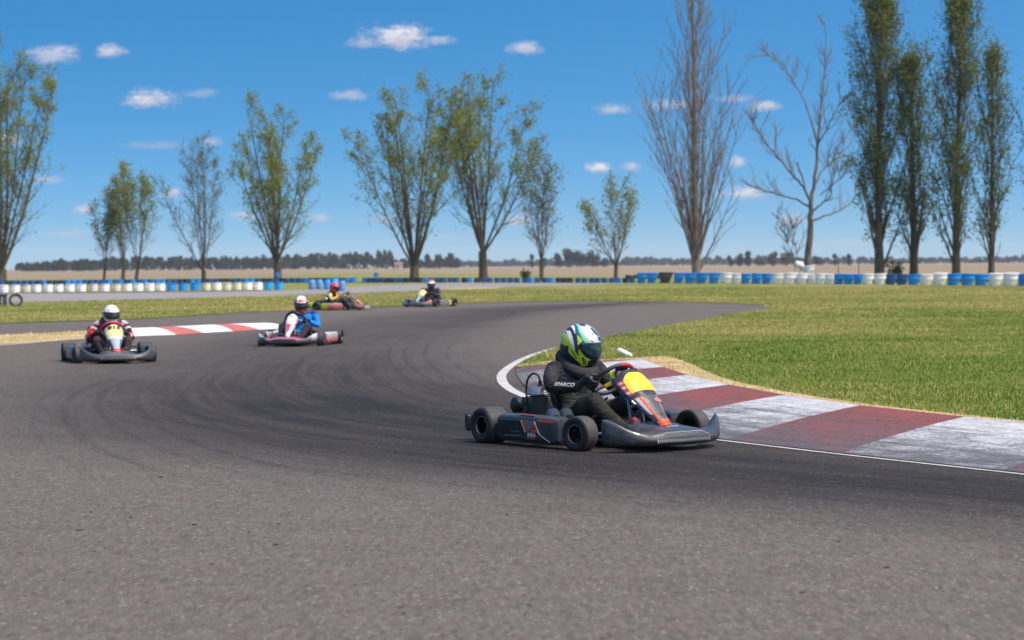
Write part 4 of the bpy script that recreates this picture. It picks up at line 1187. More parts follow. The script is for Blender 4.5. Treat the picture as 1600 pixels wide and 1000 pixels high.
def smst(a, b, x):
    t_ = max(0, min(1, (x-a)/(b-a))); return t_*t_*(3-2*t_)
def rrect(w, h, r, n=5):
    """rounded rectangle outline (list of 2-D points)"""
    out = []
    for cx, cy, a0 in ((w/2-r, h/2-r, 0), (-w/2+r, h/2-r, PI/2), (-w/2+r, -h/2+r, PI), (w/2-r, -h/2+r, 1.5*PI)):
        for i in range(n+1):
            a = a0+PI/2*i/n; out.append((cx+r*math.cos(a), cy+r*math.sin(a)))
    return out
def wheel(root, name, x, y, R, W, steer=0.0):
    w = empty(name, (x, y, R), steer, root)
    sgn = 1 if y > 0 else -1
    h = W/2
    pr = [(.066, -h*.55), (.072, -h*.80), (R*.70, -h*1.0), (R*.86, -h*.99), (R*.945, -h*.90), (R*.985, -h*.76), (R, -h*.55), (R*1.002, 0), (R, h*.55), (R*.985, h*.76), (R*.945, h*.90), (R*.86, h*.99), (R*.70, h*1.0), (.072, h*.80), (.066, h*.55)]
    mis = [0, 0, 0, 0, 0, 1, 1, 1, 1, 0, 0, 0, 0, 0]
    m_ = MB(); m_.revolve(pr, axis='y', n=48, mis=mis); m_.build('tyre', [M_TYRE, M_TREAD], w, smooth=50, fix=False)
    m_ = MB(); o = h*sgn
    pr = [(.0, o*.05), (.028, o*.05), (.03, o*.30), (.036, o*.30), (.04, o*.02), (.056, o*.0), (.060, o*.6), (.064, o*.80)]
    m_.revolve(pr, axis='y', n=32, mi=0)
    m_.revolve([(.064, o*.80), (.068, o*.86), (.0725, o*.85), (.073, o*.78), (.066, o*.55)], axis='y', n=32, mi=1)
    m_.revolve([(.066, -o*.55), (.062, -o*.7), (.05, -o*.2), (0, -o*.2)], axis='y', n=24, mi=0)
    for k in range(3):
        a = 2*PI*k/3+.4; m_.revolve([(.006, o*.25), (.006, o*.45), (0, o*.45)], (math.cos(a)*.040, 0, math.sin(a)*.040), 'y', 6, mi=1)
    m_.build('rim', [M_RIM, M_RIML], w, smooth=50)
    return w

# --- nose (front spoiler)
def nose_section(s):
    a = abs(s); l = .545*s
    xf = 1.055 - .05*a**2 - .19*a**4
    zb = .040 + .012*a**2
    zt = .162 - .016*smst(.25, .55, a) + .030*smst(.50, .80, a) + .075*smst(.72, 1.0, a)
    th = .30*(1-smst(.30, .60, a)) + .17 - .10*smst(.70, 1.0, a)        # depth of the moulding
    xb = xf - th
    zd = zt + .045*(1-smst(.25, .55, a)) - .012*smst(.55, .7, a)*(1-smst(.7, .9, a))
    return [(xb+.01, l, zb+.012), (xf-.06, l, zb), (xf-.012, l, zb+.018), (xf, l, zb+.045), (xf-.006, l, zt-.035), (xf-.030, l, zt-.004), (xf-.07, l, zt+.006),
            (xf-th*.6, l, zt*.45+zd*.55), (xb+.02, l, zd), (xb, l, zd-.018), (xb, l, zd-.05)]
def make_nose(root, colfn, panel_mat, marks=None):
    m_ = MB(); S = [-1.0, -.985, -.95, -.9, -.84, -.77, -.70, -.62, -.55, -.48, -.42, -.34, -.25, -.15, -.05]; S = S + [-q for q in S[::-1]]
    rings = []
    for s in S:
        r = nose_section(s)
        e = 1.0 if abs(s) < .97 else (.93 if abs(s) < .99 else .78)
        c = Vector((sum(p[0] for p in r)/len(r), r[0][1], sum(p[2] for p in r)/len(r)))
        rings.append([c + (Vector(p)-c)*e for p in r])
    m_.loft(rings)
    o = m_.build('front_spoiler', M_BODY, root, smooth=180, subsurf=1); set_col(o, colfn)
    f = MB()                                                    # flat plate let into the middle of the nose
    def fr(u, v):
        s = -.46 + .92*u; r = nose_section(s); a = Vector(r[2])*.55 + Vector(r[3])*.45; b_ = Vector(r[5]); k = .04+.84*v
        edge = min(u, 1-u)
        k = k*(1 - .25*(1-smst(0, .16, edge))*(1 if v > .5 else 0))
        p = a.lerp(b_, k); 
        return p + Vector((.011, 0, .0))
    f.grid(fr, 24, 6)
    q = f.build('front_plate', panel_mat, o, smooth=180)
    sol = q.modifiers.new('thick', 'SOLIDIFY'); sol.thickness = .006
    ln = MB()
    def fl(u, v):
        p = fr(u, .985 + .055*v); return p + Vector((.003, 0, .002*v))
    ln.grid(fl, 24, 2)
    for e_ in (0, 1): ln.grid(lambda u, v: fr(abs(e_ - .012*u), v*.98) + Vector((.003, 0, 0)), 1, 8)
    ln.build('edge_line', M_WHTE, o, smooth=180, fix=False)
    if marks: marks(o)
    return o

# --- front fairing (upright panel in front of the steering wheel)
FAIR_W = 1.0
def fair_pt(u, v, lift=0.0):
    """u along the panel from the top edge to the nose, v across -1..1"""
    C = [(.43, .58), (.48, .553), (.56, .49), (.65, .405), (.735, .32), (.81, .25), (.875, .19)]
    k = u*(len(C)-1); i = min(int(k), len(C)-2); f = k-i
    x = C[i][0]*(1-f)+C[i+1][0]*f; z = C[i][1]*(1-f)+C[i+1][1]*f
    Wd = np.interp(u, [0, .06, .2, .38, .55, .75, .92, 1], [.10, .14, .168, .165, .128, .086, .068, .062])*FAIR_W
    tx, tz = .58, -.62
    if u < .12: tx, tz = .9, -.35
    n = Vector((-tz, 0, tx)).normalized()
    fold = -.085*abs(v)**2.6 * np.interp(u, [0, .2, .6, 1], [.6, 1, .8, .5])
    return Vector((x, v*Wd, z)) + n*(fold + lift)
def make_fairing(root, colfn, plate_mat, plate_u=(.15, .45), label_fn=None):
    m_ = MB(); m_.grid(lambda a, b_: fair_pt(a, b_*2-1), 40, 28)
    o = m_.build('front_fairing', M_BODY, root, smooth=180, fix=False)
    # colour is laid out in (u, v) of the panel
    at = o.data.color_attributes.new('Col', 'FLOAT_COLOR', 'POINT'); buf = []
    for i in range(41):
        for j in range(29):
            c = colfn(i/40, j/28*2-1); buf += [c[0], c[1], c[2], 1]
    at.data.foreach_set('color', buf)
    s_ = o.modifiers.new('thick', 'SOLIDIFY'); s_.thickness = .008; s_.offset = -1
    f = MB(); u0, u1 = plate_u
    def fr(a, b_):
        w = (math.sin(PI*min(.5, .10 + a*.85))**.8*.74 if a < .47 else .74 + .04*(a-.5)*2)
        return fair_pt(u0+(u1-u0)*a, (b_*2-1)*w, .004)
    f.grid(fr, 18, 14)
    q = f.build('number_plate', plate_mat, o, smooth=180, fix=False)
    # three struts behind it
    st = MB()
    for l in (-.05, .05): st.tube([(.42, l*.6, .53), (.46, l, .40), (.54, l*1.4, .12)], .008, 8)
    st.build('fairing_bracket', M_STEEL, root)
    return o
def text_mesh(body, size, mat, name, parent, fn, bold=.0, shear=0.0, space=1.0):
    """letters as real geometry; fn maps flat (x, y) to a point of the surface they are printed on"""
    cu = bpy.data.curves.new(name, 'FONT'); cu.body = body; cu.size = size; cu.align_x = 'CENTER'; cu.align_y = 'CENTER'
    cu.offset = bold; cu.shear = shear; cu.space_character = space; cu.resolution_u = 3
    o = bpy.data.objects.new(name, cu); COL.objects.link(o)
    dg = bpy.context.evaluated_depsgraph_get(); dg.update()
    me = bpy.data.meshes.new_from_object(o.evaluated_get(dg))
    bpy.data.objects.remove(o); bpy.data.curves.remove(cu)
    bm = bmesh.new(); bm.from_mesh(me)
    bmesh.ops.subdivide_edges(bm, edges=[e for e in bm.edges if e.calc_length() > size*.3], cuts=2)
    bmesh.ops.triangulate(bm, faces=bm.faces)
    for v in bm.verts: v.co = Vector(fn(v.co.x, v.co.y))
    bm.to_mesh(me); bm.free(); me.name = name
    me.materials.clear(); me.materials.append(mat)
    o = bpy.data.objects.new(name, me); COL.objects.link(o); o.parent = parent
    return o

# --- side pod
POD_X0, POD_X1 = -.355, .345
def pod_y(x): return .655 - .03*smst(.1, .34, x) + .0*x
def make_pod(root, side, col):
    m_ = MB(); rings = []
    N = 14
    for i in range(N+1):
        x = POD_X0 + (POD_X1-POD_X0)*i/N
        e = 1.0
        if i in (0, N): e = .86
        zc, h, w = .135, .195, .155
        y = (pod_y(x)-w/2)
        rings.append([(x, side*(y + a*e), zc + b_*e + .012*math.cos((x-.0)*3)) for a, b_ in rrect(w, h, .035, 4)])
    m_.loft(rings)
    return m_.build('side_pod', M_BODY, root, smooth=50)

def make_kart(name, label, spec):
    P = spec
    root = empty(name, (0, 0, 0)); tag(root, label, 'go-kart', 'racing karts on the circuit')
    st = P.get('steer', .12)
    wheel(root, 'wheel', -.52, -.585, .140, .212); wheel(root, 'wheel', -.52, .585, .140, .212)
    wheel(root, 'wheel', .52, -.545, .130, .135, st); wheel(root, 'wheel', .52, .545, .130, .135, st)
    # tubular chassis
    F = MB()
    for s in (-1, 1):
        F.tube(spline([(-.78, s*.30, .065), (-.45, s*.33, .06), (0, s*.34, .055), (.30, s*.27, .055), (.55, s*.20, .06), (.74, s*.17, .07)], 4), .016, 8)
        F.tube([(.30, s*.27, .055), (.50, s*.37, .10), (.52, s*.44, .12)], .015, 8)
        F.tube(spline([(-.36, s*.34, .06), (-.30, s*.55, .085), (.28, s*.55, .085), (.30, s*.30, .06)], 4), .011, 8)
    F.tube([(.52, -.42, .12), (.50, 0, .135), (.52, .42, .12)], .012, 8)          # tie rod
    F.tube(spline([(.60, -.22, .08), (.74, -.21, .17), (.76, 0, .18), (.74, .21, .17), (.60, .22, .08)], 4), .010, 8)
    F.tube([(-.62, -.33, .06), (-.62, .33, .06)], .016, 8); F.tube([(.10, -.33, .055), (.10, .33, .055)], .015, 8); F.tube([(-.25, -.33, .055), (-.25, .33, .055)], .015, 8)
    for s in (-1, 1): F.tube([(.05, s*.30, .06), (.23, s*.045, .36)], .009, 8)
    F.build('frame', P.get('frame', M_NAVYF), root)
    b = MB(); b.box((.33, 0, .042), (.78, .46, .006)); b.build('floor_tray', M_DALU, root, bevel=.002)
    # axle, disc, sprocket
    a = MB(); a.tube([(-.52, -.60, .14), (-.52, .60, .14)], .020, 12, 0); a.build('rear_axle', M_STEEL, root)
    a = MB(); a.revolve([(.03, -.006), (.09, -.006), (.09, .006), (.03, .006)], (-.52, .22, .14), 'y', 24); a.build('brake_disc', M_CHAIN, root)
    a = MB(); a.revolve([(.02, -.004), (.085, -.004), (.09, .0), (.085, .004), (.02, .004)], (-.52, -.16, .14), 'y', 28); a.build('sprocket', M_CHAIN, root)
    # seat: a shell swept up the driver's back
    s_ = MB()
    SP = [(.16, .070, .10, .01), (.08, .045, .15, .06), (-.04, .035, .19, .13), (-.14, .045, .205, .17), (-.235, .085, .21, .17), (-.30, .17, .215, .14), (-.35, .28, .215, .10), (-.39, .40, .195, .07), (-.41, .47, .13, .03)]
    def seat(u, v):
        k = u*(len(SP)-1); i = min(int(k), len(SP)-2); f = k-i
        x, z, w, up = [SP[i][j]*(1-f)+SP[i+1][j]*f for j in range(4)]
        q = v*2-1
        e = abs(q)**2.4*up
        nx, nz = (.0, 1) if u < .45 else (.85, .35)
        return (x + nx*e, q*w*(1-.08*abs(q)**3), z + nz*e)
    s_.grid(seat, 28, 18)
    o = s_.build('seat', P.get('seat', M_SEAT), root, smooth=180, fix=False); q = o.modifiers.new('thick', 'SOLIDIFY'); q.thickness = .012
    # steering wheel
    WC = Vector((.235, 0, .495)); eu = Vector((.74, 0, .67)).normalized(); el = Vector((0, 1, 0)); en = Vector((-eu.z, 0, eu.x))
    P['WC'], P['eu'], P['el'], P['en'] = WC, eu, el, en
    sw = empty('steering_wheel', (0, 0, 0), 0, root)
    turn = P.get('turn', .25)
    def rimp(an): return WC + (el*-math.sin(an) + eu*math.cos(an))*.168*(1 - .0*an)
    g = MB(); n = 48; pts = [rimp(2*PI*i/n) for i in range(n+1)]
    rings = []
    for i in range(n):
        an = 2*PI*i/n; rad = (pts[i]-WC).normalized()
        rings.append([pts[i] + rad*math.cos(2*PI*j/10)*.016 + en*math.sin(2*PI*j/10)*.016 for j in range(10)])
    rings.append(rings[0])
    b0 = len(g.f); g.loft(rings, 0, True, False)
    lo, hi = P.get('grip_red', (-.55, .75))
    for i in range(n):
        an = 2*PI*(i+.5)/n; an = an if an < PI else an-2*PI
        an -= 0.0
        for j in range(10): g.m[b0+i*10+j] = 1 if lo < an < hi else 0
    g.build('wheel_rim', [P.get('grip', M_BLACKP), P.get('grip_top', M_REDL)], sw, smooth=180, fix=False)
    g = MB()
    for an in (0+turn, 2.2+turn, -2.2+turn): g.tube([WC-en*.03, (WC-en*.02).lerp(rimp(an), .6), rimp(an)], .012, 8)
    g.tube([WC-en*.04, WC-en*.0], .036, 14); g.build('spoke', M_ALU, sw)
    g = MB(); g.tube([WC-en*.02, (.42, 0, .30), (.56, 0, .09)], .011, 8); g.build('steering_column', M_NAVYF, root)
    g = MB(); g.tube([(.17, -.10, .455), (.20, -.19, .445)], .013, 8); 
    if P.get('yellow_tab'): 
        y_ = MB(); y_.box((.25, -.045, .462), (.02, .10, .026), 0, Matrix.Rotation(.35, 3, 'X')); y_.build('data_cable', M_YLW, sw, bevel=.004)
        y_ = MB(); y_.revolve([(0, -.012), (.026, -.012), (.03, 0), (.026, .012), (0, .012)], (.29, -.055, .53), 'x', 16); y_.build('switch', simple('lime_switch', (.30, .42, .02), .4), sw)
        y_ = MB(); y_.box((.345, .0, .580), (.05, .11, .012), 0, Matrix.Rotation(-.7, 3, 'Y')); y_.build('lap_timer', M_BLACKP, sw, bevel=.004)
    # pedals
    for s in (-1, 1):
        g = MB(); g.tube([(.60, s*.13, .06), (.66, s*.13, .20)], .008, 8); g.box((.665, s*.13, .20), (.012, .075, .05)); g.tube([(.60, s*.19, .06), (.60, s*.07, .06)], .008, 8)
        g.build('pedal', P.get('pedal', M_REDL), root, bevel=.003)
    g = MB(); g.tube([(.60, -.19, .09), (.50, -.23, .10), (.0, -.27, .085), (-.45, -.24, .12)], .006, 8); g.build('brake_rod', M_REDL, root)
    # fuel tank under the column
    g = MB(); g.loft([[(.34+a*.9, b_, z) for a, b_ in rrect(w, h, .03, 4)] for z, w, h in ((.05, .20, .22), (.07, .24, .26), (.17, .22, .24), (.20, .16, .18))]); g.build('fuel_tank', M_BLACKP, root, smooth=60)
    # engine on the kart's right
    e = empty('engine', (0, 0, 0), 0, root); ex, ey = P.get('eng', (-.325, -.265))
    g = MB(); g.loft([[(ex+a, ey+b_, z) for a, b_ in rrect(w, h, .03, 4)] for z, w, h in ((.06, .16, .17), (.08, .21, .20), (.17, .22, .20), (.21, .16, .17))])
    g.revolve([(0, -.012), (.045, -.012), (.05, 0), (.045, .03), (0, .03)], (ex, ey-.11, .13), 'y', 18)
    g.build('crankcase', M_DALU, e, smooth=40)
    g = MB(); pr = []
    for k in range(9):
        z = .215 + k*.0165; pr += [(.062, z), (.088, z+.002), (.088, z+.007), (.062, z+.009)]
    g.revolve(pr, (ex, ey, 0), 'z', 28); g.build('cylinder', M_DALU, e, smooth=30)
    g = MB(); g.revolve([(.060, .362), (.094, .366), (.097, .374), (.094, .382), (.086, .386), (.080, .410), (.060, .430), (.03, .436), (0, .436)], (ex, ey, 0), 'z', 28)
    for k in range(6):
        a_ = 2*PI*k/6; g.revolve([(.009, .38), (.009, .417), (.0, .42)], (ex+.066*math.cos(a_), ey+.066*math.sin(a_), 0), 'z', 8)
    for k in range(5): g.box((ex-.04+.02*k, ey, .43), (.006, .09, .02))
    g.build('cylinder_head', M_ALU, e, smooth=35)
    g = MB(); g.tube([(ex+.01, ey+.0, .43), (ex+.01, ey, .475)], [.017, .012], 10); g.tube(spline([(ex+.01, ey, .47), (ex-.0, ey-.01, .515), (ex-.05, ey-.025, .525), (ex-.105, ey-.03, .48), (ex-.125, ey-.03, .40), (ex-.115, ey-.03, .33), (ex-.10, ey-.02, .29)], 4), .0085, 8)
    g.build('spark_plug_lead', M_HOSE, e, smooth=60)
    g = MB(); g.revolve([(0, -.03), (.03, -.03), (.034, 0), (.03, .03), (0, .03)], (ex-.145, ey-.02, .31), 'z', 16); g.box((ex-.12, ey-.02, .245), (.05, .05, .07)); g.tube([(ex-.14, ey-.02, .25), (ex-.17, ey-.03, .2)], .018, 8)
    for k in range(4): g.revolve([(0, 0), (.012, 0), (.012, .02), (0, .02)], (ex-.15+.05*k, ey-.11, .19+.012*(k % 2)), 'z', 8)
    g.build('carburettor', M_CHAIN, e, smooth=40, bevel=.002)
    g = MB(); g.tube(spline([(ex-.04, ey+.09, .27), (ex-.16, ey+.14, .25), (-.60, -.02, .25), (-.66, .16, .235)], 5), [.024+.022*math.sin(PI*min(1, i/14)) for i in range(16)], 14); g.build('exhaust_pipe', M_CHAIN, root, smooth=60)
    g = MB()
    for dy in (0, .085): g.tube([(.115+dy*.6, -.45+dy, .20), (.02+dy*.6, -.40+dy, .235), (-.02+dy*.6, -.385+dy, .235)], [.047, .05, .036], 16)
    for dy in (0, .085): g.tube([(.02+dy*.6, -.40+dy, .235), (.005+dy*.6, -.393+dy, .235)], [.054, .054], 16)
    g.build('airbox', P.get('airbox', M_BLUEG), root, smooth=50)
    g = MB(); g.tube(spline([(-.03, -.37, .22), (-.10, -.33, .20), (-.17, -.28, .20)], 4), .025, 10); g.build('intake_hose', M_HOSE, root)
    g = MB(); g.tube([(-.66, -.27, .27), (-.66, -.25, .27), (-.645, .05, .265), (-.645, .08, .265)], [.035, .062, .062, .03], 18); g.tube(spline([(-.645, .07, .265), (-.62, .14, .24), (-.70, .2, .2)], 4), .02, 10); g.build('silencer', M_BLACKP, root, smooth=50)
    # bodywork
    for s in (-1, 1):
        o = make_pod(root, s, None); set_col(o, P['pod_col'](s))
        if s == P.get('pod_marks_side', 0): P['pod_marks'](o, s)
    make_nose(root, P['nose_col'], P['nose_plate'], P.get('nose_marks'))
    global FAIR_W
    FAIR_W = P.get('fair_w', 1.0)
    fo = make_fairing(root, P['fair_col'], P['plate'], P.get('plate_u', (.15, .45)))
    P['fairing'] = fo
    if P.get('number'):
        def nf(x, y): return fair_pt(P.get('num_u', .26) - y*1.15, -x/.16, .016)
        text_mesh(P['number'], P.get('num_size', .105), M_BLK, 'number', fo, nf, P.get('num_bold', .002))
    if P.get('fair_marks'): P['fair_marks'](fo)
    # rear bumper
    g = MB()
    for z in (.095, .195): g.tube(spline([(-.70, -.52, z), (-.775, -.55, z), (-.80, -.50, z), (-.80, .50, z), (-.775, .55, z), (-.70, .52, z)], 3), .014, 8)
    for s in (-1, 1):
        g.tube([(-.80, s*.28, .095), (-.80, s*.28, .195)], .011, 8); g.tube([(-.66, s*.30, .07), (-.79, s*.28, .11)], .012, 8)
    o = g.build('rear_bumper', M_BLACKP, root)
    for s in (-1, 1):
        g = MB(); g.loft([[(-.79 + a, s*(.585+w), .145 + b_) for a, b_ in rrect(.045, .130*k, .018, 3)] for w, k in ((0, .92), (.008, 1), (.024, 1), (.032, .9))]); g.build('end_cap', M_BLACKP, o, smooth=50)
        g = MB(); g.box((-.785, s*.535, .145), (.012, .085, .105)); g.build('mounting_plate', simple('khaki_plastic', (.30, .28, .14), .5), o, bevel=.004)
    if P.get('rear_panel'):
        for s in (-1, 1):
            g = MB(); g.loft([[(x, s*(.46+.16*0)+a, .19+b_) for a, b_ in rrect(.30, .15, .03, 3)] for x in (-.86, -.72)]); g.build('rear_panel', P['rear_panel'], o, smooth=50)
    if P.get('rear_cyl'):
        g = MB(); g.loft([[(x, s_+a, .175+b_) for a, b_ in rrect(.17, .17, .06, 4)] for s_ in (.57,) for x in (-.36, -.34, .0)]); 
    return root

# ------------------------------------------------------------------ helmet
S_LOW = 1.30
def helmet(root, loc, yaw, pitch, roll, colfn, visor_mat, scale=1.0, roundness=0.0):
    h = empty('helmet', loc, 0, root); h.rotation_mode = 'ZYX'; h.rotation_euler = (roll, pitch, yaw); h.scale = scale if isinstance(scale, tuple) else (scale,)*3
    m_ = MB()
    def sh(u, v, off=0.0):
        th = PI*u; ph = 2*PI*v
        z = math.cos(th); r = math.sin(th)
        x, y = r*math.cos(ph), r*math.sin(ph)
        px, py, pz = .160*x, .127*y, .142*z
        if x > 0:                                          # chin bar pushes forward low down
            px *= 1 + .14*smst(.15, -.55, z)*x
        if z < 0: py *= 1 - .12*smst(0, -1, z); pz *= S_LOW
        if x < 0: px *= 1 - .05*smst(0, -1, z)
        if z < -.72: pz = -.142*S_LOW*(.72 + (-.72 - z)*.25)      # open rim at the neck
        n = Vector((px/.0256, py/.016, pz/.02)).normalized()
        return Vector((px-.0, py, pz)) + n*off
    m_.grid(lambda a, b_: sh(a*.93, b_), 120, 160, closed_v=True)
    o = m_.build('shell', attr_mat('helmet_paint', .22, .7, var=.06), h, smooth=180, fix=False)
    set_col(o, colfn)
    v_ = MB()
    def vs(a, b_):
        ph = (-105 + 210*b_)/180*PI; k = abs(ph)/(105/180*PI)
        top = .30 - .22*smst(.62, 1.0, k); bot = -.34 + .32*smst(.40, 1.0, k)
        zc = bot + (top-bot)*a; th = math.acos(zc)/PI
        return sh(th, (ph % (2*PI))/(2*PI), .0045)
    v_.grid(vs, 18, 60)
    q = v_.build('visor', visor_mat, h, smooth=180, fix=False)
    s_ = q.modifiers.new('thick', 'SOLIDIFY'); s_.thickness = .003
    for s in (-1, 1):
        k_ = MB(); k_.revolve([(0, .0), (.016, .0), (.016, .006*s), (.011, .009*s), (0, .009*s)], (.0, s*.128, .020), 'y', 18); k_.build('visor_pivot', M_BLACKP, h)
    t_ = MB(); t_.grid(lambda a, b_: sh(.83+.10*a, b_, -.012+.01*math.sin(PI*a)), 6, 60, closed_v=True); t_.build('neck_trim', M_BLK, h, smooth=180, fix=False)
    return h
def visor(name, tint, spec=.9):
    q, t, b = new_mat(name); b.inputs['Base Color'].default_value = tint; b.inputs['Roughness'].default_value = .06; b.inputs['Metallic'].default_value = .15
    b.inputs['Coat Weight'].default_value = 1.0; b.inputs['Coat Roughness'].default_value = .03
    return q

# ------------------------------------------------------------------ driver
def caps_chain(mb, pts, rads, n=14, sq=None):
    """tapered limb with rounded ends through pts"""
    sp = spline(pts, 5); m = len(sp)
    rr = [float(np.interp(i/(m-1), np.linspace(0, 1, len(rads)), rads)) for i in range(m)]
    d0 = (sp[0]-sp[1]).normalized(); d1 = (sp[-1]-sp[-2]).normalized()
    pth = [sp[0]+d0*rr[0]*.9, sp[0]+d0*rr[0]*.6] + sp + [sp[-1]+d1*rr[-1]*.6, sp[-1]+d1*rr[-1]*.9]
    rad = [rr[0]*.35, rr[0]*.8] + rr + [rr[-1]*.8, rr[-1]*.35]
    mb.tube(pth, rad, n)
def remeshed(mb, name, voxel, smooth_it, mat, parent):
    o = mb.build(name, mat, None, smooth=0)
    r = o.modifiers.new('r', 'REMESH'); r.mode = 'VOXEL'; r.voxel_size = voxel
    s = o.modifiers.new('s', 'SMOOTH'); s.factor = .5; s.iterations = smooth_it
    dg = bpy.context.evaluated_depsgraph_get(); dg.update()
    me = bpy.data.meshes.new_from_object(o.evaluated_get(dg))
    bpy.data.objects.remove(o)
    me.name = name; me.materials.clear(); me.materials.append(mat); me.shade_smooth()
    q = bpy.data.objects.new(name, me); COL.objects.link(q)
    if parent: q.parent = parent
    return q
def glove(root, C, tdir, en, rad, side, mat, name='glove', wrist=None):
    """closed hand round a bar: bar centre C, bar direction tdir (towards the thumb), en towards the driver, rad away from the hub"""
    mb = MB(); P = lambda a, r_, n_: C + tdir*a + rad*r_ + en*n_
    # palm and back of the hand lie outside the bar, on the driver's side
    caps_chain(mb, [P(-.034, .030, .018), P(-.010, .034, .020), P(.016, .034, .020), P(.034, .030, .018)], [.017, .021, .021, .018], 12)
    caps_chain(mb, [P(-.026, .046, .040), P(.0, .050, .044), P(.024, .046, .040)], [.020, .024, .021], 12)
    w = wrist if wrist is not None else P(0, .10, .09)
    caps_chain(mb, [P(0, .047, .038), P(0, .05, .045).lerp(w, .5), w], [.027, .028, .036], 12)
    L = [.92, 1.05, 1.0, .82]
    for k in range(4):
        a = -.036 + .0235*k; l = L[3-k]; b_ = .002*(k-1.5)
        caps_chain(mb, [P(a, .043, .026), P(a+b_, .040, -.004*l), P(a+b_, .020, -.030*l), P(a+b_*1.4, -.008, -.030*l), P(a+b_*1.6, -.026, -.010*l)], [.0118, .0112, .0105, .0098, .0085], 10)
    caps_chain(mb, [P(.030, .040, .040), P(.046, .022, .036), P(.052, .0, .030), P(.050, -.020, .018)], [.0145, .013, .012, .010], 10)
    o = remeshed(mb, name, .0042, 3, mat, root)
    return o
def proj_text(target, body, size, mat, A, B, look, t0, name, **kw):
    """letters laid along A-B and pressed onto the surface of target, seen from direction look"""
    from mathutils.bvhtree import BVHTree
    me = target.data; bv = BVHTree.FromPolygons([v.co for v in me.vertices], [p.vertices for p in me.polygons])
    ax = (B-A).normalized(); d = (look - ax*look.dot(ax)).normalized(); w = d.cross(ax)
    def fn(x, y):
        o = A + ax*(t0+x) + w*y
        h = bv.ray_cast(o + d*.4, -d)
        return (h[0] if h[0] is not None else o) + d*.0035
    return text_mesh(body, size, mat, name, target, fn, **kw)

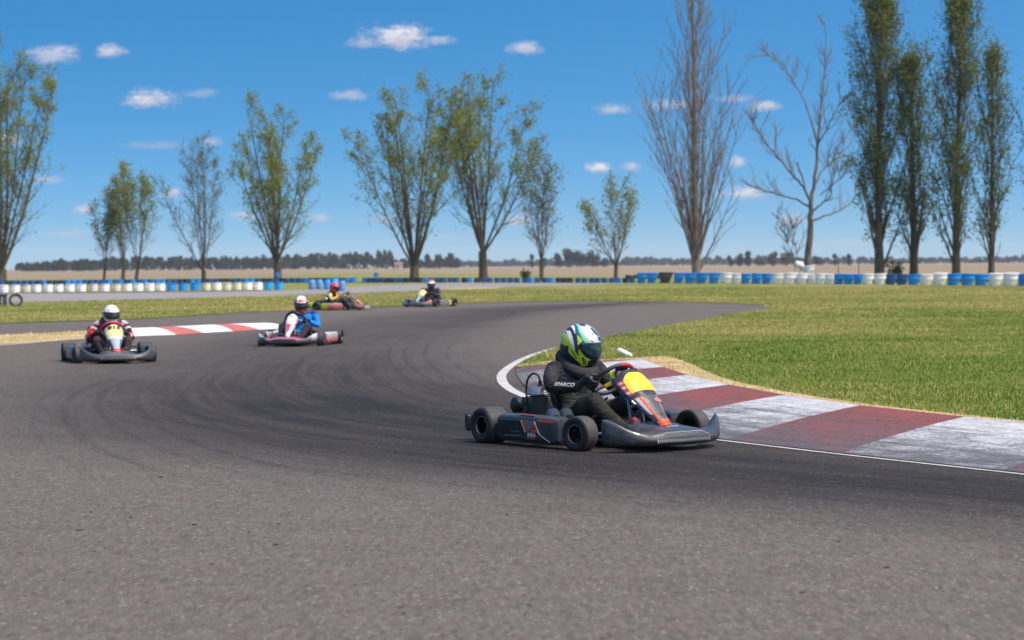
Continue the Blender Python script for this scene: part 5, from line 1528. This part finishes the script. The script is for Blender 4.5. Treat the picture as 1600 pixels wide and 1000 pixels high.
def make_driver(label, root_loc, rz, spec, kart):
    S = spec
    root = empty('person', root_loc, rz); tag(root, label, 'person', 'kart drivers')
    if S.get('scale'): root.scale = (S['scale'],)*3
    WC, eu, el, en = kart['WC'], kart['eu'], kart['el'], kart['en']
    V = Vector
    sh_y = S.get('sh_y', .0); lean = S.get('lean', 0.0)           # lean: shoulders shifted sideways
    hip = V((-.15, 0, .165)); chest = V((-.215, lean*.6, .42)); neck = V((-.195, lean, .60)); head = S.get('head', V((-.155, lean*1.1, .735)))
    shs = {s: V((-.215, s*.205+lean, .560)) for s in (-1, 1)}
    ang = {-1: S.get('hand_r', 1.95), 1: S.get('hand_l', -1.95)}
    hand = {}
    for s in (-1, 1):
        a = ang[s]; rad = (el*-math.sin(a) + eu*math.cos(a)); tg = (el*-math.cos(a) - eu*math.sin(a))*(-1 if s < 0 else 1)
        hand[s] = (WC + rad*.168, rad, tg)
    knee = {s: V(S.get('knee', {}).get(s, (.305, s*.235, .345))) for s in (-1, 1)}
    ankle = {s: V((.63, s*.165, .115)) for s in (-1, 1)}
    hipj = {s: V((-.12, s*.095, .155)) for s in (-1, 1)}
    mb = MB()
    # torso
    rings = []
    for z, x, w, d, yy in ((.075, -.13, .135, .10, 0), (.13, -.15, .175, .125, 0), (.21, -.175, .175, .125, lean*.15), (.30, -.195, .172, .118, lean*.35), (.40, -.210, .192, .128, lean*.6), (.48, -.212, .212, .128, lean*.8), (.545, -.205, .205, .110, lean), (.59, -.195, .135, .085, lean), (.63, -.18, .080, .075, lean), (.67, -.165, .066, .068, lean)):
        rings.append([(x + d*math.cos(2*PI*j/28)*(1 if math.cos(2*PI*j/28) > 0 else .9), yy + w*math.sin(2*PI*j/28), z) for j in range(28)])
    mb.loft(rings)
    caps_chain(mb, [neck, head - V((.01, 0, .02)), head + V((0, 0, .03))], [.062, .085, .080], 16)
    limbs = []
    for s in (-1, 1):
        C, rad, tg = hand[s]
        wr = C + rad*.070 + V((-.105, 0, S.get('wrist_dz', .0)))
        eb = S.get('elbow', {}).get(s)
        el_ = V(eb) if eb else V((-.10, s*.315 + lean*.5, .36))
        caps_chain(mb, [shs[s]+V((0, -s*.05, 0)), shs[s], shs[s].lerp(el_, .5)+V((-.012, s*.012, 0)), el_], [.056, .067, .059, .050], 16)
        caps_chain(mb, [el_, el_.lerp(wr, .35)+V((0, s*.006, -.004)), wr], [.053, .052, .037], 16)
        caps_chain(mb, [hipj[s], hipj[s].lerp(knee[s], .5)+V((0, s*.01, .012)), knee[s]], [.098, .086, .066], 16)
        caps_chain(mb, [knee[s], knee[s].lerp(ankle[s], .4)+V((-.01, 0, -.012)), ankle[s]], [.066, .060, .046], 16)
        limbs.append((s, shs[s], el_, wr, knee[s], ankle[s]))
    m_suit = attr_mat('race_suit', .85, 0, wrinkle=.85, var=.30, scale=7, dirt=S.get('dust'), dirt_amt=S.get('dust_amt', .25), spec=.25)
    body = remeshed(mb, 'body', .011, 5, m_suit, root)
    info = {s: (a, e, w, k, an) for s, a, e, w, k, an in limbs}
    def seg(p, a, b_):
        d = b_-a; t_ = max(0, min(1, (p-a).dot(d)/d.length_squared)); return (p-(a+d*t_)).length, t_
    def col(x, y, z):
        p = V((x, y, z)); best = (9, 'torso', 0, 1)
        sd = 1 if y > lean*.6 else -1
        for s in (-1, 1):
            a, e, w, k, an = info[s]
            for nm, A, B, rr in (('upper', a, e, .068), ('fore', e, w, .047), ('thigh', hipj[s], k, .085), ('shin', k, an, .056)):
                d, t_ = seg(p, A, B)
                if d/rr < best[0]: best = (d/rr, nm, t_, s)
        if best[0] > 1.22 or (best[1] == 'upper' and best[2] < .12): part, t_, s = 'torso', z, sd
        else: _, part, t_, s = best
        if part == 'thigh' and (t_ < .05 or z > .24 and t_ < .18): part, t_ = 'torso', z
        return S['suit'](part, t_, s, p)
    set_col(body, col)
    for s in (-1, 1):
        C, rad, tg = hand[s]
        glove(root, C, tg, en, rad, s, S['glove_mat'], wrist=info[s][2])
        # shoe, sole towards the pedal
        an = ankle[s]; f = MB()
        tip = V((.655, s*.145, .215)); heel = V((.625, s*.160, .070))
        caps_chain(f, [heel, heel.lerp(an, .6), an+V((-.012, 0, .0))], [.036, .042, .045], 12)
        caps_chain(f, [heel+V((.01, 0, 0)), heel.lerp(tip, .5)+V((-.008, 0, 0)), tip], [.036, .038, .028], 12)
        o = remeshed(f, 'shoe', .006, 3, S['shoe_mat'], root)
        so = MB(); ax = (tip-heel).normalized(); nn_ = V((ax.z, 0, -ax.x)); yy = V((0, 1, 0))
        outl = [(math.cos(a_)*.5, math.sin(a_)) for a_ in np.linspace(0, 2*PI, 20, endpoint=False)]
        so.plate([heel.lerp(tip, .5+q[0]*1.22) + yy*q[1]*(.034 if q[0] < 0 else .039) + nn_*.031 for q in outl], nn_, .012)
        so.build('sole', S.get('sole_mat', M_BLK), o)
    hm = helmet(root, head + V((.012, 0, .012)), S.get('yaw', .2), S.get('pitch', .12), S.get('roll', 0), S['helmet_col'], S['visor'], S.get('helmet_scale', (1.03, 1.03, 1.16)))
    # padded neck collar
    if S.get('collar'):
        c_ = MB(); cx, cy, cz = neck.x+.005, neck.y, .615
        def cf(u, v):
            a = 2*PI*v; b_ = 2*PI*u
            R_c, tz, tr = .128, .054, .040
            return (cx + (R_c*1.02 + tr*math.cos(b_))*math.cos(a), cy + (R_c + tr*math.cos(b_))*math.sin(a), cz - .020 + tz*math.sin(b_) - .075*math.cos(a))
        c_.grid(lambda u, v: cf(u, v), 14, 40, closed_v=True); c_.build('neck_brace', S['collar'], root, smooth=180, fix=False)
    S['info'] = info; S['root'] = root
    return root
# ------------------------------------------------------------------ the five karts
V = Vector
DK = (.030, .034, .040); DK2 = (.050, .056, .064); LG = (.17, .19, .21); OR = (.70, .08, .015); WH = (.72, .72, .72); BKc = (.012, .012, .014)
RED = (.55, .02, .025); NAVY = (.012, .02, .075)
# ---- first kart: grey and black bodywork with orange stripes, yellow plate
def k1_pod(s):
    def f(x, y, z):
        return (.042, .049, .058)
    return f
def k1_podmarks(o, s):
    def pt(x, z, d=.0035): return V((x, s*(pod_y(x)+d), z))
    def deco(name, pts, mat, d=.0035, th=.0015):
        b = MB(); b.plate([pt(x, z, d) for x, z in pts], (0, s, 0), th); b.build(name, mat, o, smooth=0)
    deco('side_panel', [(-.330, .195), (-.050, .200), (-.005, .125), (-.002, .072), (-.325, .066)], M_GLOSS, .0026)
    deco('side_panel', [(.126, .195), (.285, .190), (.288, .075), (.255, .072), (.180, .112)], M_DPAN, .0026)
    b = MB(); top = lambda x, k: V((x, s*(pod_y(x)-.012-.03*k), .2435+.012*math.cos(x*3)-.012))
    b.plate([top(-.08, .0), top(.10, .0), top(.10, .5), (top(-.08, .5))], (0, 0, 1), .003); b.build('stripe', M_ORG, o, smooth=0)
    deco('stripe', [(.16, .205), (.30, .200), (.30, .215), (.15, .219)], M_ORG, .0030)
    deco('stripe', [(-.03, .205), (.0, .205), (.03, .125), (.012, .122)], M_ORG)
    deco('panel', [(.003, .205), (.11, .205), (.085, .135), (.034, .125)], M_GREYD, .0030)
    deco('emblem', [(.112, .200), (.160, .122), (.085, .122)], M_ORG, .0045)
    deco('emblem_core', [(.112, .172), (.126, .140), (.100, .145)], M_BLK, .0062)
    deco('pinstripe', [(.118, .207), (.124, .207), (.178, .110), (.285, .055), (.275, .055), (.170, .108)], M_WHT, .0048)
    deco('pinstripe', [(-.045, .205), (-.040, .205), (.008, .118), (.002, .118)], M_WHT, .0032)
    deco('lower_panel', [(.0, .118), (.165, .118), (.23, .072), (.005, .068)], M_BLK, .0030)
    def tf(x, y): return pt(.095 + x, .104 + y, .0062)
    text_mesh('IIARA', .040, M_WHT, 'lettering', o, (lambda x, y: pt(.088+x*(-s), .102+y, .0062)), .0006)
    text_mesh('RACING', .024, M_ORG, 'lettering', o, (lambda x, y: pt(.082+x*(-s), .080+y, .0062)), .0004)
    deco('scrape', [(-.25, .088), (-.05, .093), (-.04, .087), (-.24, .082)], M_GREYD, .003)
    deco('scrape', [(-.17, .118), (-.06, .124), (-.06, .119), (-.17, .114)], M_GREYD, .003)
def k1_nose(x, y, z):
    a = abs(y)
    if a > .42 and z > .20: return (.034, .040, .048)
    if a < .30 and z > .165: return (.045, .052, .056)
    return (.020, .023, .027)
def k1_nosemarks(o):
    for s in (-1,):                                   # orange and white lines along the upper edge of each side
        for nm, off, mat, h_ in (('stripe', .000, M_ORG, .020), ('pinstripe', .022, M_WHT, .006)):
            b = MB(); pts = []
            for i in range(15):
                q = s*(.60 + .34*i/14); r = nose_section(q); p0 = V(r[5]); p1 = V(r[7])
                e = math.sin(PI*(.12+.86*i/14))**.6
                k0 = .9 - off*8; 
                a_ = p1.lerp(p0, max(0, .35 + off*22)) + V((0, 0, .0055)); c_ = p1.lerp(p0, min(1.1, .35 + off*22 + h_*20*e)) + V((.001, 0, .0055))
                pts.append((a_, c_))
            vs = [p for pr in pts for p in pr]
            b.add(vs, [(2*i, 2*i+1, 2*i+3, 2*i+2) for i in range(14)]); b.build(nm, mat, o, smooth=0, fix=False)
    def nf(x, y):
        k = .45 + y*3.0; r = nose_section(max(-1, min(1, x/.545))); p0, p1 = V(r[6]), V(r[8])
        p = p0.lerp(p1, min(1, max(0, k))); return p + V((.0, 0, .006))
    text_mesh('F  P', .075, simple('gold_decal', (.38, .30, .08), .4), 'lettering', o, lambda x, y: nf(-x, y), .001)
    text_mesh('RACING', .030, M_WHT, 'lettering', o, lambda x, y: nf(-x, y-.085), .0006)
def k1_fair(u, v):
    a = abs(v)
    if u > .88: return OR if a < .85 else BKc
    if u < .52:
        if .24 < u < .46 and .72 < a < .88: return (.62, .60, .62) if ((u*40) % 3 > 1.2) else (.50, .02, .05)
        return (.014, .016, .030)
    if a > .84: return (.014, .016, .026)
    if a > .66: return (.50, .51, .57) if u < .76 else (.016, .018, .026)
    if a > .54: return OR
    if a > .47: return (.40, .26, .16)
    return (.040, .050, .062)
def k1_fairmarks(o):
    b = MB()
    b.grid(lambda i, j: fair_pt(.565 + .045*math.sin(PI*i)*1.0 + .0*j, (j*2-1)*.30 + .45, .004), 4, 6)
    b.build('decal', simple('salmon_decal', (.72, .16, .09), .4), o, smooth=180, fix=False)
    c = MB(); c.revolve([(.0, .0), (.012, 0), (.014, .003), (.009, .004), (.007, .002), (0, .002)], (0, 0, 0), 'z', 18)
    q = c.build('bolt', M_DALU, o); p = fair_pt(.80, .0, .004); q.location = p; q.rotation_euler = (0, .78, 0)
    b = MB()
    for s in (-1, 1):
        b.tube([fair_pt(.52, s*.98, .004)+V((.0, s*.002, 0)), fair_pt(.57, s*.98, .004)+V((0, s*.002, 0))], .013, 10)
    b.tube([fair_pt(.545, -.98, -.03), fair_pt(.545, .98, -.03)], .009, 8)
    b.build('clamp', M_STEEL, o)
    r = MB(); r.grid(lambda i, j: fair_pt(.93+.04*i, (j*2-1)*.35, .004), 3, 6); r.build('vent_panel', simple('dark_orange', (.40, .035, .01), .5), o, smooth=180, fix=False)
M_GLOSS = simple('black_panel', (.008, .009, .012), .38, var=.4, scale=6, dirt=(.05, .052, .056, 1), dirt_amt=.35, spec=.25)
M_DPAN = simple('dark_panel', (.030, .033, .036), .42, var=.4, scale=9, dirt=(.09, .09, .09, 1), dirt_amt=.4, spec=.3)
K1 = dict(steer=.16, turn=.30, pod_col=k1_pod, pod_marks=k1_podmarks, pod_marks_side=-1, nose_col=k1_nose, nose_plate=simple('slate_plate', (.044, .058, .076), .4, var=.25, scale=14, dirt=(.16, .17, .17, 1)), nose_marks=k1_nosemarks,
          fair_col=k1_fair, plate=M_YEL, fair_marks=k1_fairmarks, yellow_tab=True, grip_red=(-1.15, .18), grip=simple('steering_grip', (.030, .031, .034), .55))
LOC1 = G(927, 692.3); RZ1 = math.radians(-53)
k1 = make_kart('go_kart', 'nearest grey and black go-kart with blank yellow front plate and orange stripes beside the kerb', K1)
k1.location = LOC1; k1.rotation_euler = (0, 0, RZ1)
# helmet livery: outlines drawn once on the side of the shell
HP = [((.50, .50, .52), [(390,100),(560,110),(690,220),(760,340),(790,470),(600,440),(480,345),(410,250),(380,180)]),
      ((.16, .55, .36), [(365,100),(398,100),(412,200),(472,290),(562,365),(612,410),(595,445),(505,398),(420,318),(372,225)]),
      ((.012, .10, .13), [(335,100),(372,100),(378,220),(425,320),(505,405),(590,450),(560,470),(450,400),(385,330),(340,260)]),
      ((.68, .70, .70), [(235,190),(300,120),(342,118),(325,265),(302,175)]),
      ((.42, .62, .01), [(130,235),(175,225),(240,300),(262,440),(215,470),(150,420)]),
      ((.42, .62, .01), [(175,225),(218,222),(192,330),(222,445),(182,425),(158,330)]),
      ((.68, .70, .66), [(232,255),(272,228),(335,505),(292,470),(244,330)]),
      ((.42, .62, .01), [(238,320),(300,470),(400,600),(440,720),(350,640),(262,560)]),
      ((.42, .62, .01), [(348,262),(425,330),(385,400),(412,500),(472,580),(600,650),(560,660),(470,640),(400,600),(372,480)]),
      ((.42, .62, .01), [(385,530),(470,590),(545,640),(590,850),(500,790),(425,690)]),
      ((.012, .018, .05), [(440,600),(480,610),(520,720),(500,730)]), ((.012, .018, .05), [(500,640),(520,650),(560,760),(545,770)]), ((.012, .018, .05), [(280,500),(300,505),(390,640),(370,640)]),
      ((.010, .011, .013), [(590,640),(760,640),(800,700),(720,860),(600,880),(560,770)]),
      ((.012, .018, .06), [(548,145),(600,160),(665,215),(715,292),(640,252),(575,190)]), ((.012, .018, .06), [(650,275),(742,298),(752,352),(690,342)]),
      ((.012, .018, .06), [(405,118),(500,120),(490,140),(410,138)]), ((.05, .16, .24), [(545,320),(580,330),(600,390),(570,385)]), ((.012, .018, .06), [(560,212),(600,235),(608,250),(565,230)]),
      ((.42, .62, .01), [(705,360),(760,368),(765,390),(712,385)]), ((.42, .62, .01), [(712,400),(765,405),(768,428),(722,420)])]
def k1_helm(x, y, z):
    y = abs(y); X = 450 + 2000*(x*.906 - (y-.03)*.423) + 55; Y = 470 - 2250*(z - .0)
    X = 488 + 1900*(x*.95 - y*.28) - 14; Y = 455 - 2350*z
    c = (.012, .018, .060)
    for cc, poly in HP:
        if in_poly(X, Y, poly): c = cc
    return c
def k1_suit(part, t_, s, p):
    if part in ('shin', 'thigh'):
        if part == 'thigh' and .06 < t_ < .16 and p.z > .22 and s*p.y > .03: return (.55, .55, .55)
        k = .5+.5*math.sin(p.x*31+p.y*17); return (.022+.007*k, .021+.007*k, .017+.005*k)
    if part == 'torso':
        if p.z > .555: return (.014, .014, .018)
        if p.x > -.17 and p.z > .23:
            if p.z > .42 and abs(p.y) > .12: return (.020, .019, .055)
            if abs(abs(p.y)-.075) < .006 and p.z > .40: return (.22, .26, .03)
            return (.040, .041, .045)
        return (.013, .013, .015)
    if part == 'upper':
        if t_ < .12 and p.z > .60: return (.5, .5, .52)
        return (.030, .030, .032) if t_ < .62 else (.016, .016, .018)
    return (.008, .008, .009)
M_GL1 = simple('black_glove', (.012, .012, .013), .6, var=.3, scale=40, bump=.4, bscale=50)
M_SHOE1 = simple('dark_shoe', (.05, .048, .046), .7)
S1 = dict(suit=k1_suit, glove_mat=M_GL1, shoe_mat=simple('red_shoe', (.22, .015, .025), .6, var=.5, scale=20), sole_mat=simple('grey_sole', (.09, .085, .075), .8), helmet_col=k1_helm, visor=visor('teal_visor', (.010, .045, .060, 1)), yaw=.92, pitch=.22, roll=.0,
          hand_r=1.72, hand_l=-1.45, collar=simple('neck_padding', (.007, .007, .008), .75), helmet_scale=(1.0, 1.0, 1.14), head=V((-.160, .0, .735)), wrist_dz=-.03, elbow={-1: (-.085, -.335, .440), 1: (-.06, .32, .36)}, dust=(.13, .12, .10, 1), dust_amt=.18)
d1 = make_driver('driver in black suit with lime, white and navy helmet in the nearest kart', LOC1, RZ1, S1, K1)
A, E, Wr, _, _ = S1['info'][-1]
bodyo = [c for c in d1.children if c.name.startswith('body')][0]
# sleeve lettering, printed on the outside of the forearm
proj_text(bodyo, 'SPARCO', .042, simple('sleeve_print', (.40, .40, .41), .7), E, Wr, V((.62, -.78, .42)), .125, 'lettering', bold=.0012, shear=.2)
# ---- second kart
M_BODY = M_BODY2
def k2_pod(s): return lambda x, y, z: (.05, .055, .06)
def k2_nose(x, y, z):
    a = abs(y)
    if y < -.30 and x < .90 and .10 < z < .19 and abs((-y-.33) - (z-.10)*1.6) < .035: return OR
    if a < .33 and z > .165: return (.10, .112, .12)
    return (.038, .041, .045)
def k2_fair(u, v):
    a = abs(v)
    if u > .88: return (.62, .08, .03)
    if u < .55: return (.02, .035, .03) if a > .88 else ((.36, .40, .40) if a > .76 else (.62, .58, .40))
    return (.30, .33, .40) if a < .7 else (.04, .05, .06)
K2 = dict(steer=.10, turn=.1, pod_col=k2_pod, nose_col=k2_nose, nose_plate=simple('slate_plate', (.035, .042, .052), .45), fair_col=k2_fair, plate=simple('pale_yellow_plate', (.70, .55, .20), .5, var=.1), number='518', num_size=.140, num_bold=.005, num_u=.225, plate_u=(.09, .46), fair_w=.90,
          grip_red=(-2.6, 2.6), grip_top=simple('red_grip', (.62, .03, .03), .5), frame=simple('grey_frame', (.06, .06, .065), .4, .4))
LOC2 = G(173, 565.0); RZ2 = math.radians(-73)
k2 = make_kart('go_kart', 'grey go-kart numbered 518 with red steering wheel, coming head on at the left', K2)
k2.scale = (.95,)*3; k2.location = LOC2; k2.rotation_euler = (0, 0, RZ2)
def k2_helm(x, y, z):
    if x > .06 and abs(y-.0) < .02 and .072 < z < .088: return (.62, .33, .06)
    if y > .02 and y < .075 and .085 < z < .105 and x > .02: return (.62, .36, .10)
    if y < -.055 and .05 < z < .10 and x > .03 and y > -.075: return (.65, .36, .08)
    return (.74, .74, .77)
def k2_suit(part, t_, s, p):
    n = mnoise.noise(p*9.0 + V((3.1, 0, s*5)))
    if part in ('upper',):
        if .28 < t_ < .42: return (.55, .53, .58)
        if n > .02: return RED
        return (.02, .015, .02)
    if part == 'fore': return (.52, .52, .54) if n > .28 else (RED if n > .08 else (.018, .014, .02))
    if part == 'thigh' and t_ > .72: return (.50, .06, .04) if (s < 0 and t_ < .98 and p.y < -.2) else (.05, .035, .035)
    if part == 'torso':
        if p.z > .50 and abs(p.y) > .07: return RED if abs(p.y) < .15 else (.4, .38, .45)
        return (.02, .016, .022)
    return (.022, .018, .022)
S2 = dict(scale=.95, suit=k2_suit, glove_mat=simple('dark_glove', (.03, .02, .02), .6), shoe_mat=M_SHOE1, helmet_col=k2_helm, visor=visor('brown_visor', (.022, .011, .010, 1)), yaw=.12, pitch=.10, helmet_scale=1.0, collar=M_GL1, head=V((-.12, .03, .715)), lean=.03)
d2 = make_driver('driver in red and black suit with plain white helmet', LOC2, RZ2, S2, K2)
# ---- third kart
def k3_pod(s): return lambda x, y, z: (.30, .04, .05) if z < .11 else ((.42, .40, .38) if z > .19 else (.26, .22, .12))
def k3_nose(x, y, z):
    a = abs(y)
    if a > .36 and z > .10: return (.45, .45, .47) if z > .18 else (.03, .03, .036)
    if .135 < z < .168 and x > .86 and a < .42: return (.45, .10, .16)
    return (.022, .016, .030)
def k3_fair(u, v):
    a = abs(v)
    if u < .50: return (.72, .70, .64) if a < .85 else (.50, .08, .16)
    if u < .78 and a < .5 - (u-.5)*.8: return (.65, .04, .05)
    return (.42, .46, .44)
K3 = dict(steer=.14, turn=.2, pod_col=k3_pod, nose_col=k3_nose, nose_plate=simple('black_nose_plate', (.012, .010, .018), .5), fair_col=k3_fair, plate=simple('cream_plate', (.78, .75, .66), .5), number='7', num_bold=.003, num_size=.13, num_u=.24, plate_u=(.06, .44), fair_w=.68,
          grip_red=(9, 10), frame=simple('dark_frame', (.02, .02, .025), .4), airbox=simple('pale_airbox', (.45, .44, .46), .5), seat=simple('red_seat', (.35, .03, .03), .5))
LOC3 = G(467, 539.3); RZ3 = math.radians(-99)
k3 = make_kart('go_kart', 'black nosed go-kart with white and red fairing numbered 7, in the middle distance', K3)
k3.scale = (.95,)*3; k3.location = LOC3; k3.rotation_euler = (0, 0, RZ3)
def k3_helm(x, y, z):
    if z < -.035 and x > .02: return (.55, .085, .02)
    if z < -.02: return (.05, .03, .03)
    if x > .085 and abs(y+.0) < .048 and .055 < z < .092: return (.70, .03, .02)
    if abs(y) > .075 and z > .03 and (x > .04 or x < -.05): return (.60, .03, .03) if y > 0 else (.25, .02, .10)
    return (.74, .74, .74)
def k3_suit(part, t_, s, p):
    if part in ('upper', 'fore') and s < 0: return (.40, .04, .14) if part == 'fore' else (.03, .025, .14)
    if part in ('upper', 'fore'): return (.010, .22, .70)
    if part == 'torso':
        if p.z < .22: return (.012, .03, .10)
        if p.z > .56: return (.015, .05, .25)
        return (.015, .25, .66)
    return (.028, .022, .030)
S3 = dict(scale=.95, suit=k3_suit, glove_mat=simple('navy_glove', (.02, .02, .05), .6), shoe_mat=M_SHOE1, helmet_col=k3_helm, visor=visor('dark_visor', (.008, .008, .010, 1)), yaw=.28, pitch=.12, head=V((-.13, .02, .725)), lean=.03)
d3 = make_driver('driver in bright blue jacket with white and red helmet', LOC3, RZ3, S3, K3)
# ---- kart with the yellow rear, side on
def k5_pod(s): return lambda x, y, z: (.40, .44, .01) if x < -.12 else ((.60, .05, .05) if z < .2 else (.5, .3, .25))
def k5_nose(x, y, z): return (.24, .08, .03) if z > .15 else (.06, .045, .04)
def k5_fair(u, v): return (.035, .022, .016) if u < .6 else (.32, .09, .03)
K5 = dict(steer=.05, turn=.1, pod_col=k5_pod, nose_col=k5_nose, nose_plate=simple('beige_plate', (.52, .42, .36), .5), fair_col=k5_fair, fair_w=.8, plate=simple('brown_plate', (.08, .045, .03), .5), grip_red=(9, 10), rear_panel=simple('lime_panel', (.42, .46, .015), .5), frame=simple('black_frame', (.02, .02, .02), .5))
LOC5 = G(528.5, 484.8); RZ5 = math.radians(-17)
k5 = make_kart('go_kart', 'orange go-kart with lime rear panels seen from the side in the distance', K5)
k5.scale = (.94,)*3; k5.location = LOC5; k5.rotation_euler = (0, 0, RZ5)
def k5_suit(part, t_, s, p):
    if part == 'upper': return (.62, .50, .16)
    if part == 'fore': return (.66, .46, .13)
    if part == 'torso': return (.010, .010, .012) if p.z > .27 else (.045, .05, .055)
    return (.035, .033, .045)
S5 = dict(scale=.94, suit=k5_suit, glove_mat=simple('tan_glove', (.3, .16, .08), .6), shoe_mat=M_SHOE1, helmet_col=lambda x, y, z: (.62, .025, .02), visor=visor('black_visor', (.006, .006, .008, 1)), yaw=.1, pitch=.1, head=V((-.14, 0, .74)))
d5 = make_driver('driver in black vest with yellow sleeves and plain red helmet', LOC5, RZ5, S5, K5)
# ---- farthest kart
def k4_pod(s): return lambda x, y, z: (.50, .40, .04) if x < -.20 else (.15, .14, .11)
def k4_nose(x, y, z): return (.55, .10, .09) if y > .40 and z > .12 else ((.09, .15, .15) if abs(y) > .3 else (.04, .055, .06))
def k4_fair(u, v): return (.70, .50, .16) if u < .5 else ((.30, .34, .33) if abs(v) < .5 else (.02, .10, .14))
K4 = dict(steer=.05, turn=.1, pod_col=k4_pod, nose_col=k4_nose, nose_plate=simple('teal_plate', (.06, .09, .09), .5), fair_col=k4_fair, fair_w=.85, plate=simple('sand_plate', (.78, .55, .20), .5), grip_red=(9, 10), frame=simple('black_frame', (.02, .02, .02), .5))
LOC4 = G(671, 479.3); RZ4 = math.radians(-118)
k4 = make_kart('go_kart', 'dark go-kart with sand yellow fairing, farthest away at the bend entry', K4)
k4.location = LOC4; k4.rotation_euler = (0, 0, RZ4)
def k4_helm(x, y, z):
    if z > .085 or (x < -.03 and z > .0): return (.62, .05, .03)
    if z < .0: return (.05, .075, .065)
    return (.75, .75, .75)
S4 = dict(suit=lambda part, t_, s, p: (.05, .052, .058) if part in ('fore', 'upper') else (.018, .019, .024), glove_mat=M_GL1, shoe_mat=M_SHOE1, helmet_col=k4_helm, visor=visor('green_visor', (.010, .02, .015, 1)), yaw=.35, pitch=.1, head=V((-.14, 0, .725)))
d4 = make_driver('driver in dark grey suit with white helmet topped red', LOC4, RZ4, S4, K4)
